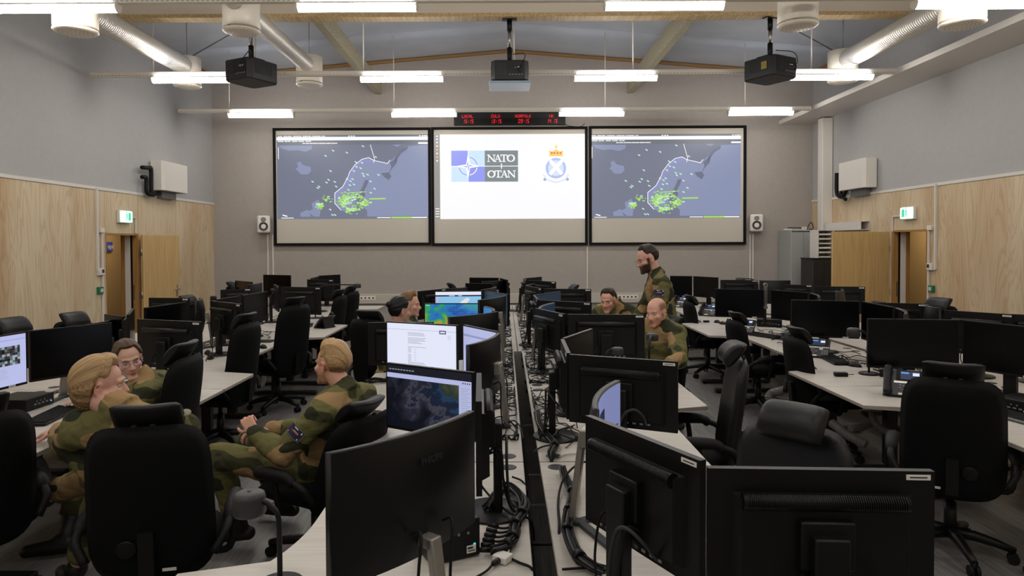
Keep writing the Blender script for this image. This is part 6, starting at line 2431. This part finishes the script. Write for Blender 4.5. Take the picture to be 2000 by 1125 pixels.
def pc_box(pa, pb, dep, hgt, label, front=True, back=False):
    """flat computer; pa, pb: lower corners of the face seen, left to right"""
    a, c = dk(*pa), dk(*pb)
    L = (c - a).length
    rz = yaw(a, c)
    t = thing('desktop_computer', label, 'computer', (a + c) / 2, rz, 'flat desktop computers')
    MB().box((0, dep / 2, hgt / 2 + .004), (L, dep, hgt), bev=.004).build('case', M_BLACK, t)
    b = MB()
    for sx in (-1, 1):
        for y in (.03, dep - .03):
            b.cyl((sx * (L / 2 - .03), y, 0), (sx * (L / 2 - .03), y, .006), .012, 8)
    b.build('foot', M_BLACKM, t)
    b = MB().use(M_GREY)
    for k in range(0 if back else 5):
        b.box((-L * .2 + k * .035, -.001, hgt * .45), (.02, .004, .009))
    for k in range(3):
        b.box((-L * .14 + k * .035, -.001, hgt * .68), (.008, .004, .008))
    b.use(lit('standby light', (90, 200, 220))).box((L * .38, -.001, hgt * .35), (.008, .004, .008))
    b.build('front_panel' if not back else 'connectors', None, t)
    return t


# near left desk of the blond man
keyboard((-1, -1) if False else (87, 834), (158, 798), 'black keyboard on the desk beside the blond man\'s hand', ln=.44)
pc_box((52, 806), (106, 788), .26, .075, 'flat black computer on the desk left of the keyboard by the blond man')
mouse(20, 838, 60, 'black mouse at the left edge behind the headrest of the chair cut by the frame')
mouse(411, 701, 20, 'black mouse right of the monitor back behind the woman, nearest of two')
mouse(406, 691, 20, 'black mouse right of the monitor back behind the woman, farther of two')
# middle of the left block
a = dk(517, 667)
tag(MB().prism([(a.x - .12, a.y - .1), (a.x + .1, a.y - .1), (a.x + .12, a.y + .12), (a.x - .1, a.y + .12)], D0, D0 + .004).build('mouse_pad', M_BLACKM), 'black mouse pad on the desk between two chairs of the left block', 'mouse pad')
mouse(514, 680, 40, 'black mouse at the desk edge next to the black mouse pad')
phone(633, 640, 150, 'desk telephone seen from behind, below the far sticker-marked monitor of the left block', 1.0)
keyboard((596, 634), (573, 646), 'black keyboard in front of the black telephone in the left block')
# right block
phone(1765, 774, 238, 'near desk telephone with lit display left of the large right chair', 1.05)
phone(1590, 697, 236, 'desk telephone with lit display between the second right chair and the big dark screens')
phone(1452, 652, 225, 'desk telephone partly behind the chair left of the silver jointed arm')
phone(1382, 617, 225, 'desk telephone with lit display just left of the black screen by the silver arm')
phone(1327, 600, 225, 'far desk telephone at the standing man\'s right edge')
keyboard((1455, 654), (1513, 663), 'black keyboard with a white sticker in front of the silver jointed arm')
keyboard((1597, 697), (1630, 714), 'black keyboard beside the second right chair')
keyboard((1945, 815), (1985, 826), 'silver-edged keyboard right of the large near chair', silver=True, ln=.4)
pc_box((1938, 800), (2010, 816), .25, .085, 'flat black computer with status light right of the large near chair')
mouse(1532, 663, 200, 'black mouse right of the keyboard by the silver arm')
mouse(1670, 716, 215, 'black mouse in front of the nearest large dark screen on the right')
mouse(1401, 630.5, 200, 'black mouse on the desk left of the third right chair, leftmost desk tip')
mouse(1412, 633.5, 200, 'black mouse touching the headrest of the third right chair', )
p = dk(1379.5, 629.5)
tag(MB().box((p.x, p.y, D0 + .012), (.07, .05, .024), .3, bev=.004).build('cable_adapter', M_BLACK), 'small black adapter at the tip of the far right desk', 'adapter')
p = dk(1642, 735)
tag(MB().box((p.x, p.y, D0 + .016), (.1, .05, .032), -.1, bev=.006).build('power_adapter', M_BLACK), 'black power brick lying on the near right desk', 'adapter')
q = dk(1668, 734)
tag(MB().tube(spline([(p.x + .05, p.y, D0 + .012), ((p.x + q.x) / 2, q.y + .01, D0 + .006), (q.x, q.y, D0 + .01)], 6), .003, 6).build('lead', M_BLACK), 'short black lead from the power brick to the round lamp foot', 'cable')
lamp(dk(1697, 731), at(1667, 649, 5.5), 'black desk lamp with round foot in front of the near large dark screen', .05, .07)
p = dk(1722, 736)
t = thing('web_camera', 'small black camera on a stub lying beside the round lamp foot', 'camera', p)
MB().box((0, 0, .03), (.03, .025, .06), .3, bev=.006).build('body', M_BLACK, t)
MB().cyl((0, -.012, .04), (0, -.022, .04), .009, 12).build('lens', M_DGREY, t)
# black box with the silver jointed arm
pc_box((1478, 638), (1527, 640), .28, .09, 'black box under the silver jointed arm on the right')
p = on(1500, 634, DZ + .1)
t = thing('jointed_arm', 'silver jointed arm standing on the black box between two dark screens', 'jointed arm', (p.x, p.y + .1, D0 + .095))
MB().lathe([(.0, 0), (.04, 0), (.04, .012), (.0, .016)], seg=18).build('base', M_BLACK, t)
MB().bar((0, 0, .01), (0, 0, .2), .03, .03, bev=.004).build('lower_link', M_BLACK, t)
b = MB().use(M_STEEL).bar((0, -.02, .19), (0, -.02, .47), .012, .012).bar((-.016, -.02, .2), (-.016, -.02, .47), .006, .01).bar((.016, -.02, .2), (.016, -.02, .47), .006, .01)
b.cyl((0, -.035, .47), (0, -.005, .47), .024, 16).cyl((0, -.035, .2), (0, -.005, .2), .022, 16)
b.build('upper_link', None, t)
MB().cyl((0, -.04, .47), (0, .0, .47), .009, 10).build('pivot', M_BLACK, t)
p = dk(1342, 599)
tag(MB().box((p.x, p.y + .05, D0 + .09), (.14, .02, .18), .1, bev=.003).use(M_GREY).build('paper_holder', M_PAPER), 'white upright card behind the small far chair on the right', 'card')
# lamps
lamp(dk(547, 1146), on(487, 982, 1.0), 'near domed desk lamp at the bottom, left of the big curved monitor back', .05, .072)
lamp(V((.98, 4.62, D0)), at(1274, 658, 4.75), 'black desk lamp whose head hides the balding man\'s chest', .042, .05)
lamp(V((.72, 4.9, D0)), at(1206, 685, 4.9), 'black desk lamp low behind the wide black back', .042, .05)
lamp(V((-2.75, 9.9, D0)), at(698, 558, 9.6), 'far black desk lamp reaching over a far chair of the left block', .05, .06)
lamp(V((4.05, 10.9, D0)), at(1446, 546, 10.8), 'far grey desk lamp head against the screen wall right of the standing man', .07, .06)
# bottle by the left wall, coil of cable
p = at(417, 588, 9.2)
t = thing('drinking_bottle', 'black-capped bottle beside the monitors near the left plywood corner', 'bottle', (p.x, p.y, D0))
hb = max(.2, p.z - DZ)
MB().lathe([(.0, 0), (.038, 0), (.04, .01), (.04, hb), (.03, hb + .02), (.0, hb + .022)], seg=20).build('body', M_PAPER, t)
MB().lathe([(.0, 0), (.041, 0), (.042, .05), (.03, .062), (.0, .064)], (0, 0, hb + .005), 20).build('cap', M_BLACK, t)
p = dk(733, 747)
b = MB()
pts = []
for k in range(90):
    a = k * .35
    pts.append((p.x + (.075 + .02 * math.sin(k * .37)) * math.cos(a), p.y + (.06 + .014 * math.cos(k * .23)) * math.sin(a), D0 + .006 + .016 * k / 90 + .003 * math.sin(k)))
b.tube(pts, .0045, 6)
tag(b.build('coiled_cable', M_BLACKM), 'coil of black cable on the white desk corner beside the sandy-haired man', 'cable')

# ------------------------------------------------------------------ the equipment in the central gap
monitor((-.105, 2.44, 0), (-.125, 3.0, 0), 1.25, 'b', 'hp', 'black monitor seen edge-on between the satellite picture and the big curved back', None, group=CLG, sticker=False)
t = pc_box((842, 1108), (938, 1086), .2, .13, 'black computer with a white label behind the big curved monitor back', back=True)
MB().use(M_PAPER).box((.055, -.0035, .032), (.034, .002, .026)).use(M_INK).box((.051, -.0052, .037), (.02, .001, .006)).box((.055, -.0052, .027), (.026, .001, .003)).build('asset_label', None, t)


def bundle(pts, n, r, label, z=DZ, ties=(), dive=''):
    """tied run of leads; pts as photo points on the desk"""
    P = [V((on(px, py, z + .012).x, on(px, py, z + .012).y, z + r * 1.6 + .004)) for px, py in pts]
    if 'e' in dive:
        P.append(V((P[-1].x, P[-1].y - .01, DZ - .1)))
    if 's' in dive:
        P.insert(0, V((P[0].x, P[0].y + .01, DZ - .1)))
    S = spline(P, 8)
    t = thing('cable_bundle', label, 'cable bundle', S[0], 0, 'tied cable bundles')
    o = S[0]
    q = random.Random(len(label))
    for k in range(n):
        a = 2 * math.pi * k / n
        rr = r * (1.0 if k % 2 else .55)
        line = []
        for i, s in enumerate(S):
            d = (S[min(i + 1, len(S) - 1)] - S[max(i - 1, 0)]).normalized()
            side = V((-d.y, d.x, 0))
            tw = a + i * .05
            line.append(s - o + side * rr * 1.5 * math.cos(tw) + V((0, 0, rr * math.sin(tw))))
        MB().tube(line, r * .4, 6).build('lead', M_BLACKM if k % 3 else mat('grey lead', (60, 60, 64), .5), t)
    for f in ties:
        i = int(f * (len(S) - 1))
        d = (S[min(i + 1, len(S) - 1)] - S[max(i - 1, 0)]).normalized()
        MB().tube([S[i] - o - d * .014, S[i] - o + d * .014], r * 1.75, 14).build('cable_tie', M_BLACK, t)
    return t


bundle([(950, 1000), (985, 956), (1013, 968), (1024, 987), (1019, 1008), (1008, 1027), (1005, 1044), (998, 1062), (984, 1076), (962, 1084)], 9, .013, 'tied black cable bundle curving along the left edge of the central gap, nearest', ties=(.45, .58, .74, .86))
bundle([(1049, 808), (1055, 833), (1070, 854), (1083, 869), (1079, 884), (1077, 896)], 9, .013, 'tied black cable bundle running into a desk grommet right of the central gap', ties=(.3, .58), dive='e')
bundle([(1099, 922), (1105, 938), (1119, 970), (1109, 1013), (1110, 1050), (1129, 1091), (1156, 1112), (1180, 1122)], 9, .013, 'long tied black cable bundle on the nearest desk right of the central gap', ties=(.36, .48, .6, .77), dive='s')


def lead(pts, r, label, m=None, grp=None):
    """one loose cable; points are (px, py, height above the desk) or world points"""
    P = []
    for p in pts:
        if isinstance(p, V):
            P.append(p)
        else:
            P.append(on(p[0], p[1], DZ + p[2]))
    return tag(MB().tube(spline(P, 8), r, 8).build('loose_cable', m or M_BLACKM), label, 'cable', grp)


lead([(934, 938, .1), (945, 955, .05), (966, 978, .03), (1000, 1004, .03), (1032, 1012, .01), (1041, 1032, -.04), (1043, 1055, -.12)], .005, 'black cable sagging over the desk edge into the gap near the bottom middle')
lead([(948, 1044, .03), (962, 1060, .01), (985, 1083, .01), (1012, 1098, .008), (1036, 1108, .008), (1045, 1125, -.02)], .005, 'black cable crossing the nearest left central desk beside the white adapter')
lead([(1000, 931, .02), (1020, 940, .006), (1029, 958, -.02), (1030, 985, -.1)], .0045, 'black cable dropping off the desk edge above the nearest tied bundle')
lead([(1040, 884, .01), (1058, 873, .01), (1083, 868, .03), (1116, 860, .02), (1152, 846, .04)], .0045, 'black cable running from the gap across the desk to the near right monitors')
lead([(1153, 900, .06), (1130, 906, .04), (1108, 925, .05), (1095, 950, .03), (1090, 985, .008), (1092, 1030, .008), (1084, 1060, -.03), (1040, 1064, -.1)], .005, 'long black cable looping over the edge of the nearest right central desk')
lead([(1092, 892, .006), (1110, 887, .008), (1140, 886, .01), (1152, 888, .03)], .0035, 'pale thin cable running from the grommet to the right', mat('pale cable', (176, 170, 160), .5))
lead([(1105, 875, .01), (1122, 862, .01), (1138, 864, .01), (1142, 856, .01), (1150, 845, .02)], .0025, 'thin black lead zigzagging on the right central desk behind the slanting monitor')
lead([(1022, 858, .01), (1017, 835, .01), (1005, 822, .02), (993, 824, .04)], .004, 'black cable arching beside the black monitor column left of the gap')
lead([(1098, 1112, .01), (1130, 1110, .01), (1165, 1108, .01)], .0045, 'straight black cable at the very bottom right of the gap')
# white adapter on the near left desk
p = dk(982, 1097)
t = thing('white_adapter', 'small white adapter with a black plug on the nearest left central desk', 'adapter', p, R(-35))
MB().box((0, 0, .013), (.055, .05, .024), bev=.004).build('body', M_WHITE, t)
MB().tube([(0, -.025, .013), (0, -.05, .013), (0, -.06, .012)], [.01, .01, .006], 10).build('plug', M_BLACK, t)
MB().tube(spline([(0, -.06, .012), (.005, -.1, .008), (.0, -.16, .006)], 5), .004, 8).build('black_lead', M_BLACKM, t)
MB().tube(spline([(0, .025, .013), (-.01, .05, .015), (-.03, .08, .01), (-.06, .1, .008)], 5), .0035, 8).build('white_lead', M_WHITE, t)
# plugs fanning out of the computer into the tied bundle
t = thing('plug_fan', 'row of black plugs fanning from the labelled computer to the nearest tied bundle', 'cables', dk(945, 1065))
o = t.location
for k in range(6):
    s = on(938 + k * 3, 1074 - k * 10, DZ + .03)
    e = on(1001 + (k % 3) * 4, 1062 - k * 7, DZ + .02)
    m_ = (s + e) / 2 + V((0, 0, -.012))
    MB().tube(spline([s - o, m_ - o, e - o], 6), .0045, 7).build('lead', M_BLACKM, t)
    MB().tube([s - o, s - o + (m_ - s).normalized() * .04], .009, 8).build('plug', M_BLACK, t)


def tangle(x0, x1, y0, y1, n, seed, label):
    """loose heap of thin leads nobody could count"""
    q = random.Random(seed)
    b = MB()
    for k in range(n):
        x, y = q.uniform(x0, x1), q.uniform(y0, y1)
        pts = [V((x, y, D0 + .01))]
        a = q.uniform(0, 6.28)
        for j in range(q.randint(4, 7)):
            a += q.uniform(-.9, .9)
            st = q.uniform(.07, .17)
            x = min(x1, max(x0, x + math.cos(a) * st * .6))
            y = min(y1, max(y0, y + math.sin(a) * st))
            pts.append(V((x, y, D0 + .006 + q.random() ** 2 * .035)))
        pts[-1].z = D0 + .006
        b.use(M_BLACKM if q.random() < .85 else mat('grey lead', (60, 60, 64), .5)).tube(spline(pts, 5), q.choice((.0026, .0034, .004, .005)), 6)
    o = b.build('cable_tangle', None)
    tag(o, label, 'cables')
    o['kind'] = 'stuff'
    return o


ords = ['beside the pale lilac screen', 'behind the weather map', 'behind the pale map page', 'behind the bluish curved back', 'at the far end']
for k, (y0, y1, n) in enumerate(((3.7, 5.0, 34), (5.2, 6.7, 42), (6.9, 8.4, 36), (8.6, 10.0, 24), (10.3, 11.7, 16))):
    tangle(-.1, .07, y0, y1, n, 40 + k, f'tangle of thin black cables left of the central gap, {ords[k]}')
    tangle(.19, .42, y0, y1, n, 60 + k, f'tangle of thin black cables right of the central gap, {["by the edge-on monitor", "by the slanting back", "by the small pale-rimmed screen corner", "by the far slanting back", "at the far end"][k]}')
for k, (x0, x1, y0, y1, lb) in enumerate(((-3.2, -2.75, 5.3, 6.6, 'tangle of cables behind the monitor back with the sticker in the left block'), (-3.2, -2.7, 7.2, 8.4, 'tangle of cables behind the two long black screens of the left block'),
                                          (3.1, 3.5, 5.4, 6.6, 'tangle of cables behind the near large dark screens on the right'), (2.9, 3.4, 7.0, 8.2, 'tangle of cables around the black box with the silver arm'),
                                          (3.0, 3.45, 3.9, 4.6, 'tangle of cables at the right edge beside the flat computer'))):
    tangle(x0, x1, y0, y1, 16, 90 + k, lb)

# ------------------------------------------------------------------ under the desks: grey cable spines
M_HOSE = mat('grey plastic hose', (104, 100, 96), .5)


def hose(pts, r, label, m=None):
    S = spline(pts, 14)
    P, RR = [], []
    L = 0
    for i in range(len(S) - 1):
        d = S[i + 1] - S[i]
        n = max(1, int(d.length / .012))
        for k in range(n):
            P.append(S[i] + d * k / n)
    RR = [r * (1.0 if k % 2 else .86) for k in range(len(P))]
    return tag(MB().tube(P, RR, 12, smooth=False).build('cable_hose', m or M_HOSE), label, 'cable hose', 'corrugated cable hoses')


hose([at(62, 884, 4.1), at(80, 905, 4.1), at(92, 935, 4.1), at(88, 962, 4.15), at(66, 978, 4.2), at(46, 988, 4.25)], .028, 'grey corrugated hose hanging under the desk at the blond man\'s crossed foot')
hose([at(1692, 868, 5.0), at(1660, 852, 5.1), at(1640, 838, 5.2), at(1625, 826, 5.3)], .035, 'lower of two grey hoses under the near right desk')
hose([at(1660, 838, 5.3), at(1690, 832, 5.35), at(1706, 822, 5.4), at(1704, 810, 5.45), at(1712, 830, 5.3), at(1740, 848, 5.2)], .03, 'upper grey hose looping under the near right desk')
hose([at(1560, 740, 6.2), at(1530, 762, 6.2), at(1508, 768, 6.2), at(1504, 778, 6.2), at(1530, 785, 6.3), at(1560, 790, 6.4)], .04, 'grey hose looping under the second right desk')
hose([at(490, 742, 6.9), at(496, 754, 6.9), at(505, 757, 6.9), at(512, 748, 6.95), at(516, 736, 7.0)], .035, 'pale grey hose hooking under the left block desks')
# wind bracing under the roof
for a, c, lb in (((450, 67, 11.0), (362, 117, 12.6), 'thin steel brace rod under the roof on the left'), ((1560, 62, 11.0), (1642, 107, 12.6), 'thin steel brace rod under the roof on the right')):
    tag(MB().cyl(at(*a), at(*c), .012, 8).build('brace_rod', M_GREY), lb, 'brace rod', 'roof brace rods')
# blue film on the edge-on monitor by the open door
for t_, m_ in zip(MON, MOBJ):
    if 'blue film' in t_[5]:
        MB().box((.1, -.008, .4), (.2, .004, .2)).build('blue_film', mat('blue film', (40, 120, 170), .4), m_)
